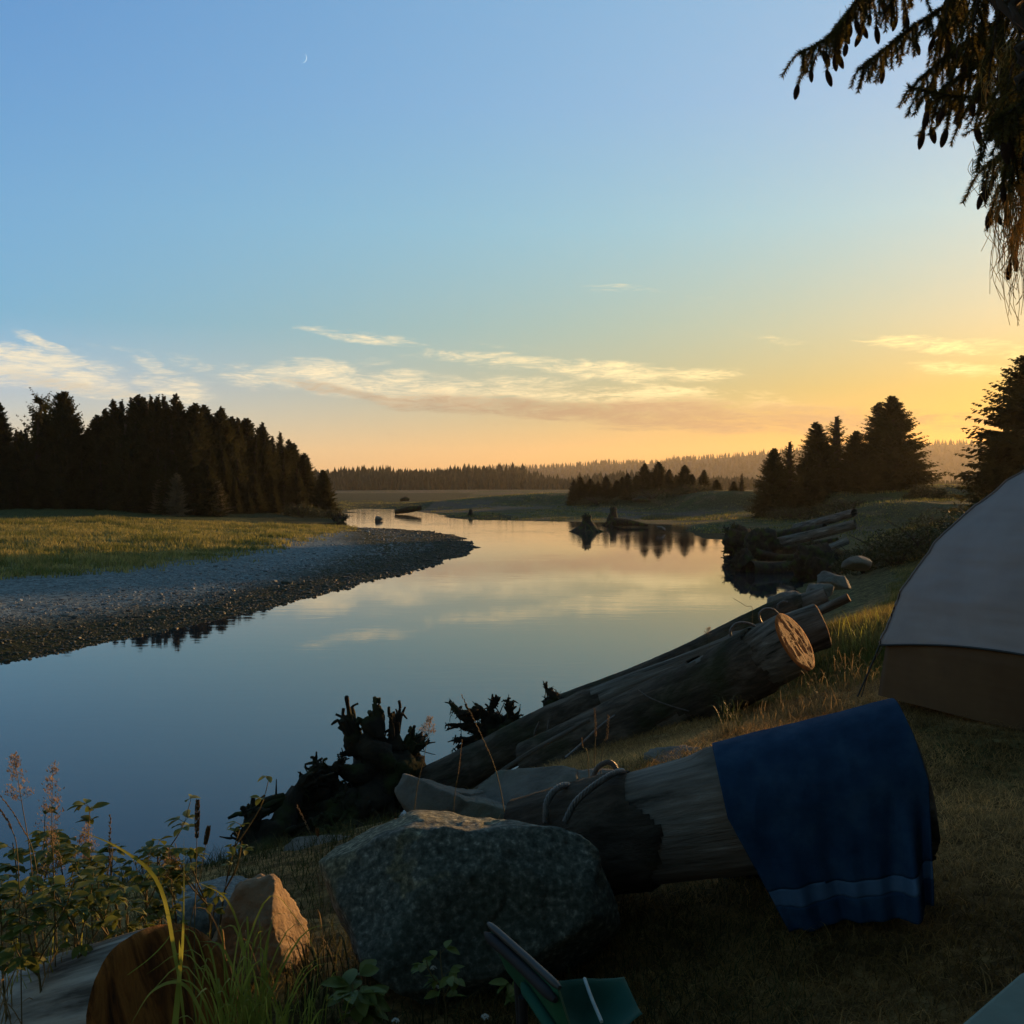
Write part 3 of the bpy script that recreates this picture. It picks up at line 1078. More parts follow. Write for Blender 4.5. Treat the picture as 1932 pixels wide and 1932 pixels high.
def hill_patch(us, vs, D, depth, treeh, n, seed, name_lbl, wood_lbl, xs, low_at_front=2.0, tri=5):
    g = np.random.default_rng(seed)
    x0, x1 = xs
    crest_x = (np.array(us) - 966) / FPX * D
    crest_z = CAMZ + (920 - np.array(vs, float)) / FPX * D - treeh

    def zf(x, y):
        t = np.clip((y - (D - depth)) / depth, 0, 1)
        k = np.sin(t * math.pi / 2) ** 1.2
        cz = np.interp(x, crest_x, crest_z)
        back = np.clip((y - D) / (depth * 1.5), 0, 1)
        return (cz + fbm(np.stack([x, y], -1) / (depth * .35) + seed, 3) * treeh * 1.2) * k * (1 - .7 * back) - 1.5 * (1 - k)
    nx, ny = 160, 40
    X, Y = np.meshgrid(np.linspace(x0, x1, nx), np.linspace(D - depth, D + depth * 1.5, ny))
    Z = zf(X, Y)
    mb = MB()
    i = np.arange(ny - 1)[:, None] * nx
    j = np.arange(nx - 1)[None]
    mb.add(np.stack([X, Y, Z], -1), np.stack([i + j, i + j + 1, i + nx + j + 1, i + nx + j], -1).reshape(-1, 4))
    tag(mb.build('hills', M['hill_ground']), kind='structure')
    w = MB()
    px = g.uniform(x0, x1, n)
    py = D - depth * g.uniform(0, 1, n) ** .6 * 1.0 + g.uniform(0, depth * .15, n)
    pz = zf(px, py)
    hh = treeh * g.uniform(.6, .85, n) * (1 + .5 * fbm(np.stack([px, py], -1) / (treeh * 3), 2))
    hh = np.clip(hh, treeh * .4, treeh * 1.1) * np.where(g.random(n) < .02, g.uniform(1.1, 1.3, n), 1)
    rr = hh * g.uniform(.2, .32, n)
    k = tri
    V, F = [], []
    per = 0
    for lay, (z0, z1, rs) in enumerate(((.05, .62, 1.0), (.38, .86, .66), (.66, 1.0, .38))):
        th = np.arange(2 * k) * math.pi / k + lay
        rad = np.where(np.arange(2 * k) % 2 == 0, 1.0, .55)
        th = th[None] + g.uniform(0, 6, n)[:, None]
        rj = rad[None] * g.uniform(.7, 1.25, (n, 2 * k)) * rs
        ring = np.stack([np.cos(th) * rj * rr[:, None], np.sin(th) * rj * rr[:, None], np.broadcast_to((z0 * hh)[:, None], th.shape) + g.uniform(-.04, .04, th.shape) * hh[:, None]], -1)
        apex = np.stack([np.zeros(n), np.zeros(n), z1 * hh], -1)[:, None]
        V.append(np.concatenate([ring, apex], 1))
        F += [[per + q, per + (q + 1) % (2 * k), per + 2 * k] for q in range(2 * k)]
        per += 2 * k + 1
    V = np.concatenate(V, 1) + np.stack([px, py, pz], -1)[:, None]
    F = np.array(F)
    w.add(V.reshape(-1, 3), ((np.arange(n) * per)[:, None, None] + F[None]).reshape(-1, 3))
    o = w.build('forest', M['needles_far'], smooth=False)
    tag(o, wood_lbl, 'forest', kind='stuff')


hill_patch([-900, 400, 600, 700, 780, 850, 930, 990, 1040, 1110, 1200, 1350, 1500, 2600], [885, 885, 884, 872, 877, 879, 871, 874, 880, 880, 884, 892, 900, 905],
           700, 110, 13, 6500, 5, '', 'dark wood along the far side of the river flats', (-420, 340), tri=4)
hill_patch([-900, 700, 900, 1050, 1200, 1300, 1440, 1560, 1700, 1760, 1800, 1870, 1932, 2100, 2600, 3200],
           [890, 884, 877, 871, 862, 854, 844, 839, 829, 824, 824, 829, 834, 834, 838, 850], 2500, 500, 16, 9000, 6, '', 'wooded long ridge fading into the sunset haze', (-900, 2700), tri=3)

# ------------------------------------------------------------------ pebbles on the bar
def scatter_pebbles():
    v0, f0 = ICO[1]
    mb = MB()
    # polar area near the bar edge
    ang = rng.uniform(R(-29), R(0), 230000)
    rr = 18 + 74 * rng.uniform(0, 1, 230000) ** 1.5
    x, y = rr * np.sin(ang), rr * np.cos(ang)
    h, sd = hgt(x, y, True)
    ok = (sd > -.6) & (sd < 9) & (y > 17) & (x < .5) & (rng.random(len(x)) < np.clip(1.15 - np.abs(sd) / 7, .12, 1))
    x, y, h, sd = x[ok][:52000], y[ok][:52000], h[ok][:52000], sd[ok][:52000]
    n = len(x)
    s = .010 * np.exp(rng.normal(0, .6, n)) * np.clip(y / 24, .8, 1.8)
    sc = np.stack([s * rng.uniform(.8, 1.6, n), s * rng.uniform(.8, 1.6, n), s * rng.uniform(.45, .9, n)], -1)
    jit = rng.uniform(.75, 1.25, (n, len(v0), 1))
    V = v0[None] * jit * sc[:, None] + np.stack([x, y, h + s * .25], -1)[:, None]
    F = (np.arange(n) * len(v0))[:, None, None] + f0[None]
    wet = np.clip((5.0 - sd) / 3, 0, 1)[:, None]
    c = np.array([.19, .21, .21]) * (1 - wet) + np.array([.03, .032, .012]) * wet
    c = c * rng.uniform(.4, 2.0, (n, 1))
    mb.add(V.reshape(-1, 3), F.reshape(-1, 3), np.repeat(c, len(v0), 0))
    o = mb.build('pebbles', M['cobble'], smooth=False)
    tag(o, 'wet dark cobbles along the water edge of the gravel bar', 'pebbles', kind='stuff')


scatter_pebbles()


def scatter_grass(name, label, n, region, hfun, colfun, w, bend=(.3, 1.3), seg=2, clump=1, spread=.1, keep=None):
    """region(): candidate x, y arrays of size n"""
    x, y = region(n)
    h, sd = hgt(x, y, True)
    ok = sd > .3 if keep is None else keep(x, y, h, sd)
    x, y, h = x[ok], y[ok], h[ok]
    if clump > 1:
        x = np.repeat(x, clump) + rng.normal(0, spread, len(x) * clump)
        y = np.repeat(y, clump) + rng.normal(0, spread, len(y) * clump)
        h = np.repeat(h, clump)
    n = len(x)
    mb = MB()
    p2 = np.stack([x, y], -1)
    blades(mb, np.stack([x, y, h - .01], -1), hfun(p2, n), w * rng.uniform(.6, 1.4, n) if np.isscalar(w) else w(p2, n), rng.uniform(0, 6.28, n), rng.uniform(*bend, n), colfun(p2, n), seg)
    o = mb.build(name, M['straw'], smooth=False)
    tag(o, label, 'grass', kind='stuff')
    return o


def sector(a0, a1, r0, r1, pw=1.0):
    def f(n):
        a = rng.uniform(R(a0), R(a1), n)
        r = r0 + (r1 - r0) * rng.uniform(0, 1, n) ** pw
        return r * np.sin(a), r * np.cos(a)
    return f


def cmix(a, b, jitter=.3, fr=.8):
    a, b = np.array(a), np.array(b)

    def f(p2, n):
        t = np.clip(.5 + 2.2 * fbm(p2 * fr + 5, 3) + rng.normal(0, .15, n), 0, 1)[:, None]
        return (a * (1 - t) + b * t) * rng.uniform(1 - jitter, 1 + jitter, (n, 1))
    return f


def in_meadow(x, y, h, sd):
    d, i = seg_dist(x, y, MEADOW)
    s = np.where(i, d, -d)
    return (s > -.5 + rng.normal(0, .6, len(x)))


scatter_grass('meadow_grass', 'yellow-green salt meadow grass between the gravel bar and the wood', 15000, sector(-33, -8, 34, 96, .8),
              lambda p, n: np.clip(.22 + .5 * fbm(p * .35, 3) + rng.normal(0, .05, n), .05, .6), cmix((.15, .17, .035), (.44, .37, .12)), .05, clump=6, spread=.14, keep=in_meadow)
scatter_grass('marsh_grass', 'short green marsh grass on the flats right of the river', 24000, sector(-15, 25, 60, 240, 1.1),
              lambda p, n: np.clip(.16 + .5 * fbm(p * .3, 3) + rng.normal(0, .04, n), .04, .5), cmix((.09, .13, .03), (.34, .29, .09)), .07, clump=6, spread=.25,
              keep=lambda x, y, h, sd: (sd > .8) & (fbm(np.stack([x, y], -1) * .15 + 3, 3) > -.06) & ((x > 0) | (y > 115)))
scatter_grass('bank_grass', 'green grass on the slope of the near right bank', 34000, sector(8, 30, 8, 50, 1.5),
              lambda p, n: np.clip(.13 + .45 * fbm(p * .5, 3) + rng.normal(0, .03, n), .03, .45), cmix((.11, .12, .025), (.42, .31, .10)), .013, clump=6, spread=.09,
              keep=lambda x, y, h, sd: (sd > 3.2) & (y > 9))
scatter_grass('tall_grass', 'tall brown grass and sedge around the bushes by the driftwood pile', 2600, sector(15.5, 30, 24, 60, 1),
              lambda p, n: rng.uniform(.4, 1.0, n), cmix((.06, .065, .02), (.17, .13, .05)), .02, clump=6, spread=.12, bend=(.1, .9),
              keep=lambda x, y, h, sd: (sd > 5.0) & (x > .30 * y + 1))
scatter_grass('straw', 'dry flattened straw and grass over the camp ground', 60000, sector(-3, 34, 2.0, 12, .9),
              lambda p, n: rng.uniform(.03, .14, n), cmix((.22, .13, .035), (.85, .52, .20), .6), .0042, clump=3, spread=.02, bend=(1.5, 3.2), seg=3,
              keep=lambda x, y, h, sd: (sd > 2.0))
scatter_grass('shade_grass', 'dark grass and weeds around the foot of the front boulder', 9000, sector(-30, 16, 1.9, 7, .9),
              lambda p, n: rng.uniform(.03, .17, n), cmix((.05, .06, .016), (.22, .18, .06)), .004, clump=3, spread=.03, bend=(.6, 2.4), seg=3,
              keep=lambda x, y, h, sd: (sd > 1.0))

# ------------------------------------------------------------------ rocks
def rock(name, label, planes, c, mt, sub=6, nz=.03, freq=3.0, seed=1, squash=.02, group=None, cat='boulder', facet=None):
    """boulder = unit directions cut by planes [(normal, distance)], then weathered"""
    v, f = ICO[sub]
    n = np.array([p[0] for p in planes], float)
    n /= np.linalg.norm(n, axis=1)[:, None]
    d = np.array([p[1] for p in planes], float)
    gg = np.random.default_rng(seed + 400)
    ex = gg.normal(0, 1, (16, 3))
    ex /= np.linalg.norm(ex, axis=1)[:, None]
    bd = np.where(ex @ n.T > 1e-3, d[None] / np.maximum(ex @ n.T, 1e-3), 1e9).min(1)
    n = np.vstack([n, ex])
    d = np.concatenate([d, bd * gg.uniform(.945, .99, 16)])
    dot = v @ n.T
    rad = np.where(dot > 1e-3, d[None] / np.maximum(dot, 1e-3), 1e9)
    # soft minimum
    k = 75.0 / d.mean()
    r = -np.log(np.exp(-k * np.minimum(rad, 20 * d.mean())).sum(1)) / k
    p = v * r[:, None]
    q = p * freq + seed * 3.7
    disp = fbm(q, 6, .6) * nz * 2 + (np.abs(fbm(q * .6 + 9, 4)) - .1) * -nz * 2.2
    # stepped fracture ledges
    led = fbm(q * .45 + 31, 3)
    disp += (np.round(led * 9) / 9 - led) * nz * 2.5
    disp -= nz * .5 * np.exp(-(fbm(q * .28 + 50, 4) * 34) ** 2)
    p = p + v * disp[:, None]
    mb = MB()
    tint = None
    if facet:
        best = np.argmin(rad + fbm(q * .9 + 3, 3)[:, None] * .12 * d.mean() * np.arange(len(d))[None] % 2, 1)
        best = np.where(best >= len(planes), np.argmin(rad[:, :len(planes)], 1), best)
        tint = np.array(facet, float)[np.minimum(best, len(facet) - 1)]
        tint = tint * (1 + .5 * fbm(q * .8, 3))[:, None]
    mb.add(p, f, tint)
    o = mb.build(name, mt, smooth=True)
    o.location = c
    return tag(o, label, cat, group)


def box_planes(rx, ry, rz, seed=0, n=8, cham=.85):
    g = np.random.default_rng(seed)
    pl = []
    for ax, r in ((0, rx), (1, ry), (2, rz)):
        for s in (-1, 1):
            nn = g.normal(0, .16, 3)
            nn[ax] = s
            pl.append((nn, r))
    for k in range(n):
        nn = g.normal(0, 1, 3)
        nn /= np.linalg.norm(nn)
        ext = abs(nn[0]) * rx + abs(nn[1]) * ry + abs(nn[2]) * rz
        pl.append((nn, ext * cham * g.uniform(.8, 1)))
    return pl


def px_rock(u, v, D, wpx, hpx, depth, label, mt, seed, sub=5, nz=.03, group=None, planes=None, cham=.85, freq=None):
    c = P(u, v, D)
    rx = wpx / 2 / FPX * D
    rz = hpx / 2 / FPX * D
    pl = planes or box_planes(rx, depth / 2, rz, seed, cham=cham)
    return rock('boulder', label, pl, c, mt, sub, nz * max(rx, rz) * 2, freq or 1.6 / max(rx, rz), seed, group=group)


# the front boulder with the blue-grey speckled face
c1 = P(885, 1706, 3.78)
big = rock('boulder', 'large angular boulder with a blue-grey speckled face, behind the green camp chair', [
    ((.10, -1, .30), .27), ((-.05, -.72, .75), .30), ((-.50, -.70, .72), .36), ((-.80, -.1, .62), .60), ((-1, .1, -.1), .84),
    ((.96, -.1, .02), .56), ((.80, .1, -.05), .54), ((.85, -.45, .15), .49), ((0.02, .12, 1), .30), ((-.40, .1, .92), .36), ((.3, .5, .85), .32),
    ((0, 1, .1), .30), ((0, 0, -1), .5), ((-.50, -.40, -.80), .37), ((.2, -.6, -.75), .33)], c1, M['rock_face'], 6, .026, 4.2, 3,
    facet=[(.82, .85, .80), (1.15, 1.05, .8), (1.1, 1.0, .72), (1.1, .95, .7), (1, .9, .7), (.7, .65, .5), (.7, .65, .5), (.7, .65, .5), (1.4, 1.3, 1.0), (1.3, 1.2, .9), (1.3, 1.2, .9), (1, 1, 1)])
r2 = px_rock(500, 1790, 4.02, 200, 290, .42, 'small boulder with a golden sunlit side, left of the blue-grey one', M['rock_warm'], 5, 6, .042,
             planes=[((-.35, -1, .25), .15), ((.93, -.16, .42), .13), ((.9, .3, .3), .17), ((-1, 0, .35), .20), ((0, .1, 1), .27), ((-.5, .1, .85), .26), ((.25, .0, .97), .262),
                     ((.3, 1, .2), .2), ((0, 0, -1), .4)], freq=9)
# flat slabs between the logs
px_rock(1085, 1488, 6.1, 400, 84, .9, 'flat-topped grey slab between the bark log and the towel log', M['rock'], 11, 6, .032, cham=.86)
px_rock(870, 1545, 6.0, 260, 110, .8, 'sloping blue-grey slab left of the flat-topped one, beside the root mass', M['rock'], 12, 6, .045, cham=.76)
px_rock(1300, 1450, 6.9, 150, 60, .6, 'low grey slab behind the top of the towel log', M['rock'], 13, 5, .03)
px_rock(620, 1640, 6.2, 150, 110, .6, 'dark mossy rock wedged left of the speckled boulder', M['rock'], 14, 5, .04)
px_rock(405, 1730, 4.6, 150, 120, .5, 'dim blue-grey rock behind the golden sunlit boulder', M['rock_blue'], 15, 5, .04)
px_rock(290, 1745, 5.2, 190, 60, .5, 'low pale rock at the water edge behind the leafy weeds', M['rock'], 16, 5, .04)
px_rock(1490, 1160, 14, 110, 90, 1.0, 'rounded brown boulder at the water edge below the root ball', M['rock'], 17, 5, .05, cham=.66)
px_rock(1548, 1116, 15, 66, 30, .6, 'pale flat rock just above the rounded brown boulder', M['rock'], 18, 5, .05, cham=.68)
px_rock(1572, 1098, 17, 64, 30, .7, 'pinkish grey rock half sunk in grass beside the root ball', M['rock'], 19, 5, .05, cham=.68)
px_rock(1615, 1062, 22, 50, 24, .8, 'grassy topped rock by the end of the driftwood logs', M['rock'], 20, 5, .05, cham=.68)
px_rock(1245, 996, 84, 36, 6, 1.6, 'low dark rock lying in the river right of the two stumps', M['rock'], 21, 4, .03)

# ------------------------------------------------------------------ logs
def log(name, label, pts, rad, mt, ends=('cut', 'cut'), rough=.07, bark=None, n=40, m=90, group=None, cat='log', freq=3.5, endtilt=0, seed=0, cutmat=None, bark_rng=None, knots=4):
    """log as a thing: trunk (+ optional bark part), cut_face children. Built along its local X."""
    pts = np.asarray(pts, float)
    c = pts.mean(0)
    dirv = pts[-1] - pts[0]
    dirv /= np.linalg.norm(dirv)
    q = Vector(dirv).to_track_quat('X', 'Z')
    Mi = np.array(q.to_matrix()).T
    loc = (pts - c) @ Mi.T
    root = thing(name, label, cat, c, group)
    root.rotation_mode = 'QUATERNION'
    root.rotation_quaternion = q
    p = resample(loc, m)
    r = np.interp(np.linspace(0, 1, m), np.linspace(0, 1, len(rad)), rad)

    def shell(rough_, grow, sel=None, steps=0):
        t, a, b = frames(p)
        th = np.arange(n) * 2 * math.pi / n
        ring = a[:, None, :] * np.cos(th)[None, :, None] + b[:, None, :] * np.sin(th)[None, :, None]
        pos = p[:, None] + ring * r[:, None, None]
        st = np.array([.25, 1, 1])
        dd = rough_ * 2 * fbm(pos * st * freq / r.mean() * .25 + seed, 4) * r[:, None] + .05 * r[:, None] * fbm(pos * np.array([.1, 1, 1]) * 3.5 / r.mean() + seed, 4)
        g = np.random.default_rng(seed + 5)
        for k in range(knots):
            kx, ka = g.uniform(.1, .9) * (m - 1), g.uniform(0, 6.28)
            dx = (np.arange(m)[:, None] - kx) * (np.linalg.norm(p[1] - p[0])) / r.mean()
            da = np.angle(np.exp(1j * (th[None] - ka)))
            dd = dd + .10 * r.mean() * np.exp(-(dx ** 2 + da ** 2) * 14)
        rr = r[:, None] + dd + grow
        return p[:, None] + ring * rr[:, :, None], ring, th
    V, ring, th = shell(rough, 0)
    mb = MB()
    i = np.arange(m - 1)[:, None] * n
    j = np.arange(n)[None, :]
    F = np.stack([i + j, i + (j + 1) % n, i + n + (j + 1) % n, i + n + j], -1)
    mb.add(V, F.reshape(-1, 4))
    mb.build('trunk', mt, root)
    for bark in ([] if bark is None else [bark] if isinstance(bark[0], (int, float)) else bark):
        q2 = V
        grow = .012 + .016 * (fbm(q2 * np.array([3, 9, 9]) + seed, 4) + .5) * 1.2 + .010 * np.abs(fbm(q2 * np.array([7, 24, 24]), 3)) * 2
        # cover where mask > 0
        u = np.linspace(0, 1, m)[:, None] + .35 * fbm(q2 * 1.6 + seed * 2, 4) + .12 * fbm(q2 * 7, 3)
        lo, hi = bark
        mask = (u > lo) & (u < hi) & (fbm(q2 * 1.1 + 7 + seed, 3) > -.22)
        soft = np.clip(np.minimum(u - lo, hi - u) * 30, 0, 1)
        VB = V + ring * (grow * soft)[:, :, None]
        fm = mask[:-1] & mask[1:] & np.roll(mask, -1, 1)[:-1]
        fb = F[fm]
        bb = MB()
        bb.add(VB, fb.reshape(-1, 4))
        bb.build('bark', M['bark'], root)
    for e, k in enumerate((0, m - 1)):
        if ends[e] is None:
            continue
        cm = cutmat or M['cut_wood']
        cc = V[k].mean(0)
        rings_ = []
        dirx = (p[1] - p[0]) if e == 0 else (p[-1] - p[-2])
        dirx = dirx / np.linalg.norm(dirx) * (-1 if e == 0 else 1)
        steps = 14
        vs = []
        for s_ in range(steps):
            tt = 1 - s_ / steps
            ringp = cc + (V[k] - cc) * tt
            nn = fbm(ringp * np.array([1, 60, 14]) + seed, 3) * .028 * r.mean()
            vs.append(ringp + dirx * (nn * (0 if s_ == 0 else 1) + (.012 if s_ else 0))[:, None])
        vs = np.concatenate(vs + [cc[None] + dirx * .012])
        ii = np.arange(steps - 1)[:, None] * n
        ff = np.stack([ii + j, ii + (j + 1) % n, ii + n + (j + 1) % n, ii + n + j], -1).reshape(-1, 4)
        cb = MB()
        cb.add(vs, ff)
        last = (steps - 1) * n
        st_ = cb.n - len(vs)
        cb.f3.append(np.array([[last + q_, last + (q_ + 1) % n, len(vs) - 1] for q_ in range(n)]))
        cb.build('cut_face', cm, root)
    return root


def pxs(lst):
    return [P(*a) for a in lst]


L1 = log('fallen_log', 'bark-patched log with a bright orange cut end, in front of the smooth grey log', pxs([(1000, 1452, 9.7), (1180, 1375, 9.45), (1350, 1290, 9.2), (1500, 1211, 8.75)]),
         [.24, .27, .27, .262], M['grey_wood'], (None, 'cut'), .05, bark=(-.3, .93), seed=3)
L2 = log('driftwood_log', 'long smooth blue-grey log with a dark orange end, running down to the big root mass', pxs([(805, 1492, 11.2), (930, 1425, 11.0), (1090, 1347, 10.8), (1300, 1272, 10.6), (1430, 1222, 10.5), (1550, 1180, 10.45)]),
         [.22, .185, .20, .22, .225, .235], M['grey_wood'], (None, 'cut'), .05, bark=(-.3, .42), seed=8, cutmat=M['old_cut'])
L3 = log('driftwood_pole', 'thin straight pole lying behind the smooth grey log', pxs([(1290, 1290, 11.9), (1450, 1198, 11.7), (1600, 1128, 11.4)]), [.06, .06, .05], M['grey_wood'], (None, 'cut'), .04, n=16, m=40, seed=4, cutmat=M['old_cut'], knots=2)
L3b = log('fallen_log', 'dark log showing its edge behind the smooth grey log, left of the two cable loops', pxs([(1050, 1335, 12.6), (1250, 1262, 12.4), (1440, 1170, 12.2), (1560, 1125, 12)]), [.12, .13, .13, .12], M['grey_wood'], (None, None), .06, bark=(0, .9), n=24, seed=14)
L4 = log('fallen_log', 'thick log with peeling bark under the blue towel', pxs([(985, 1606, 4.42), (1180, 1568, 4.31), (1370, 1532, 4.22), (1560, 1500, 4.15), (1722, 1472, 4.11)]),
         [.195, .222, .25, .27, .283], M['silver_wood'], (None, 'cut'), .035, bark=[(-.2, .36), (.965, 2)], seed=21, cutmat=M['bark'], n=64, m=140)
L5 = log('sawn_log', 'pale sawn log with a rough orange-brown end at the lower left corner', pxs([(-160, 1990, 4.35), (70, 1950, 3.75), (312, 1903, 3.2)]), [.25, .25, .25], M['bleached'], (None, 'cut'), .035, seed=30,
         cutmat=M['split_cut'], n=64, m=60)
thinp = log('driftwood_pole', 'thin bleached pole slanting down along the lower end of the bark-patched log', pxs([(880, 1500, 8.2), (1000, 1420, 8.3), (1112, 1358, 8.4)]), [.012, .02, .018], M['grey_wood'], (None, None), .03, n=12, m=30, knots=0, seed=6)

# ------------------------------------------------------------------ root masses
def root_mass(name, label, hub, hubr, tips, seed, thick=.07, extra=20, extr=.5, strands=60, strand_len=.25, bias=(0, 0, 0), group=None, loc=None, knob=1.0):
    g = np.random.default_rng(seed)
    hub = np.asarray(hub, float)
    root = thing(name, label, 'root mass', hub, group)
    core, rt, ms = MB(), MB(), MB()
    v, f = ICO[4]
    rr = hubr * (1 + 1.1 * fbm(v * 1.9 + seed, 4) + .35 * fbm(v * 7 + seed, 3))
    core.add(v * rr[:, None] * knob, f)
    hold = []
    for t in tips:
        tip = np.asarray(t[0], float) - hub
        th = t[1] if len(t) > 1 else thick
        L = np.linalg.norm(tip)
        n1 = g.normal(0, .10 * L, 3)
        n2 = g.normal(0, .08 * L, 3)
        pts = np.array([[0, 0, 0], tip * .33 + n1, tip * .68 + n2, tip])
        p = resample(pts, 22)
        p += np.stack([fbm(p * 5 / max(L, .3) + seed + k_ * 9, 3) for k_ in range(3)], -1) * .16 * L * np.sin(np.linspace(0, math.pi, 22))[:, None]
        r = np.linspace(th * 1.45, th * .72, 22) * (1 + .3 * np.sin(np.linspace(0, 9, 22) + g.uniform(0, 6)))
        tube(rt, p, r, 12, .8, freq=3.4 / th * .35, seed=seed)
        hold.append(p)
        # torn splinters at the tip
        dr_ = p[-1] - p[-4]
        dr_ /= np.linalg.norm(dr_) + 1e-9
        for k in range(14):
            o_ = g.normal(0, th * .5, 3)
            bnt = g.normal(0, th * .45, 3)
            e = p[-1] + o_ * 1.6 + dr_ * th * g.uniform(-.3, .8) + bnt
            tube(rt, resample([p[-5] + o_ * .6, p[-1] + o_, (p[-1] + o_ + e) / 2 - bnt * .5, e], 9), np.linspace(th * .30, th * g.uniform(.06, .2), 9), 6, 1.0, freq=9 / max(th, .04) * .12, seed=seed + k)
        # side roots
        for k in range(5):
            s = g.integers(7, 20)
            e = p[s] + g.normal(0, .15 * min(L, .9), 3) - np.array([0, 0, .08 * L])
            tube(rt, resample([p[s], (p[s] + e) / 2 + g.normal(0, .08 * L, 3), e], 12), np.linspace(th * .30, .004, 12), 5, .7, seed=seed)
            hold.append(resample([p[s], e], 8))
    for k in range(extra):
        d = g.normal(0, 1, 3) + np.asarray(bias)
        d /= np.linalg.norm(d)
        L = extr * g.uniform(.4, 1)
        p = resample([d * 0, d * L * .5 + g.normal(0, .12 * L, 3), d * L + g.normal(0, .1 * L, 3)], 14)
        tube(rt, p, np.linspace(thick * .3, .003, 14), 5, .6, seed=seed + k)
        hold.append(p)
    for k in range(strands):
        h = hold[g.integers(len(hold))]
        s = h[g.integers(len(h) // 4, len(h))]
        l = strand_len * g.uniform(.2, 1)
        q = np.array([s, s + [g.normal(0, .03), g.normal(0, .03), -l * .5], s + [g.normal(0, .04), g.normal(0, .04), -l]])
        tube(ms, resample(q, 5), np.linspace(.009, .002, 5) * (thick / .07), 4, .6, cap=False, freq=40)
    core.build('root_crown', M['root'], root)
    rt.build('roots', M['root'], root)
    if strands:
        tag(ms.build('hanging_moss', M['moss'], root), kind='stuff')
    return root


A_t = [(660, 1362, 11.0, .10), (702, 1352, 11.1, .11), (748, 1362, 11.2, .09), (782, 1398, 11.2, .10), (800, 1402, 11.2, .04), (645, 1422, 11.0, .03), (600, 1452, 10.8, .07), (560, 1520, 10.6, .10), (478, 1535, 10.3, .10),
       (455, 1632, 10.1, .09), (520, 1660, 10.0, .10), (620, 1600, 10.4, .11), (700, 1580, 10.6, .12), (560, 1600, 10.4, .08), (640, 1520, 10.6, .10), (600, 1560, 10.3, .10)]
root_mass('root_wad', 'largest torn root mass at the water end of the smooth grey log', P(735, 1470, 11.2), .36, [(P(*a[:3]), a[3]) for a in A_t], 3, .06, 90, .60, 220, .3)
root_mass('root_wad', 'matted tangle of roots between the largest root mass and its low knobby end', P(625, 1530, 10.8), .26, [(P(u, v, 10.7), t) for u, v, t in [(600, 1450, .08), (575, 1480, .06), (640, 1440, .05), (560, 1540, .07), (680, 1600, .08), (600, 1610, .08), (650, 1620, .07)]], 5, .05, 40, .5, 90, .25)
root_mass('root_wad', 'low knobby end of the root mass nearest the speckled boulder', P(505, 1600, 10.2), .26,
          [(P(478, 1525, 10.2), .09), (P(450, 1570, 10.2), .05), (P(455, 1640, 10), .08), (P(545, 1560, 10.3), .10), (P(590, 1462, 10.5), .09), (P(520, 1655, 10.), .09), (P(560, 1640, 10.2), .08)], 7, .05, 20, .25, 60, .25)
B_t = [(855, 1332, .05), (868, 1348, .05), (900, 1334, .06), (934, 1320, .06), (958, 1330, .06), (978, 1352, .05), (850, 1368, .04), (862, 1395, .05), (868, 1420, .05), (905, 1425, .06), (890, 1370, .07), (920, 1352, .06)]
root_mass('root_wad', 'fan of blackened roots standing in the water behind the smooth grey log', P(945, 1385, 13.2), .22, [(P(u, v, 13.1), t) for u, v, t in B_t], 11, .05, 26, .5, 60, .2)
root_mass('root_wad', 'small mossy snag sticking up above the smooth grey log', P(1045, 1328, 12.2), .12, [(P(1028, 1292, 12.2), .03), (P(1040, 1300, 12.2), .025), (P(1050, 1310, 12.2), .03), (P(1030, 1325, 12.2), .03), (P(1060, 1318, 12.2), .02)], 13, .03, 6, .22, 36, .28)

# ------------------------------------------------------------------ driftwood pile on the right bank
J = [((1502, 996, 55), (1560, 982, 52), (1612, 967, 50), .22, 'uppermost pale log of the driftwood pile'),
     ((1438, 1016, 54), (1500, 1003, 53), (1556, 995, 51), .19, 'slim mossy log just under the uppermost pale one in the pile'),
     ((1456, 1026, 50), (1540, 1008, 49), (1614, 989, 48), .25, 'longest pale log in the middle of the driftwood pile'),
     ((1478, 1036, 48), (1530, 1027, 48), (1580, 1018, 47), .12, 'thin dark log under the longest pale log of the pile'),
     ((1548, 1041, 46), (1575, 1030, 46), (1600, 1020, 46), .17, 'short pale log end showing right of the rounded root ball'),
     ((1425, 1042, 47), (1470, 1052, 47), (1520, 1050, 47), .17, 'curved mossy log sagging towards the water in the pile'),
     ((1416, 1074, 44), (1470, 1074, 44.5), (1520, 1064, 45), .33, 'thick dark log lying lowest in the pile, in the water')]
for i, (a, b, c, r, lb) in enumerate(J):
    log('driftwood_log', lb + '', pxs([a, b, c]), [r * 1.05, r, r * .9], M['grey_wood'] if i not in (1, 5, 6, 3) else M['root'], (None, 'cut' if i == 4 else None), .08, n=18, m=40, seed=50 + i, group='driftwood logs piled at the right bank', cutmat=M['old_cut'])
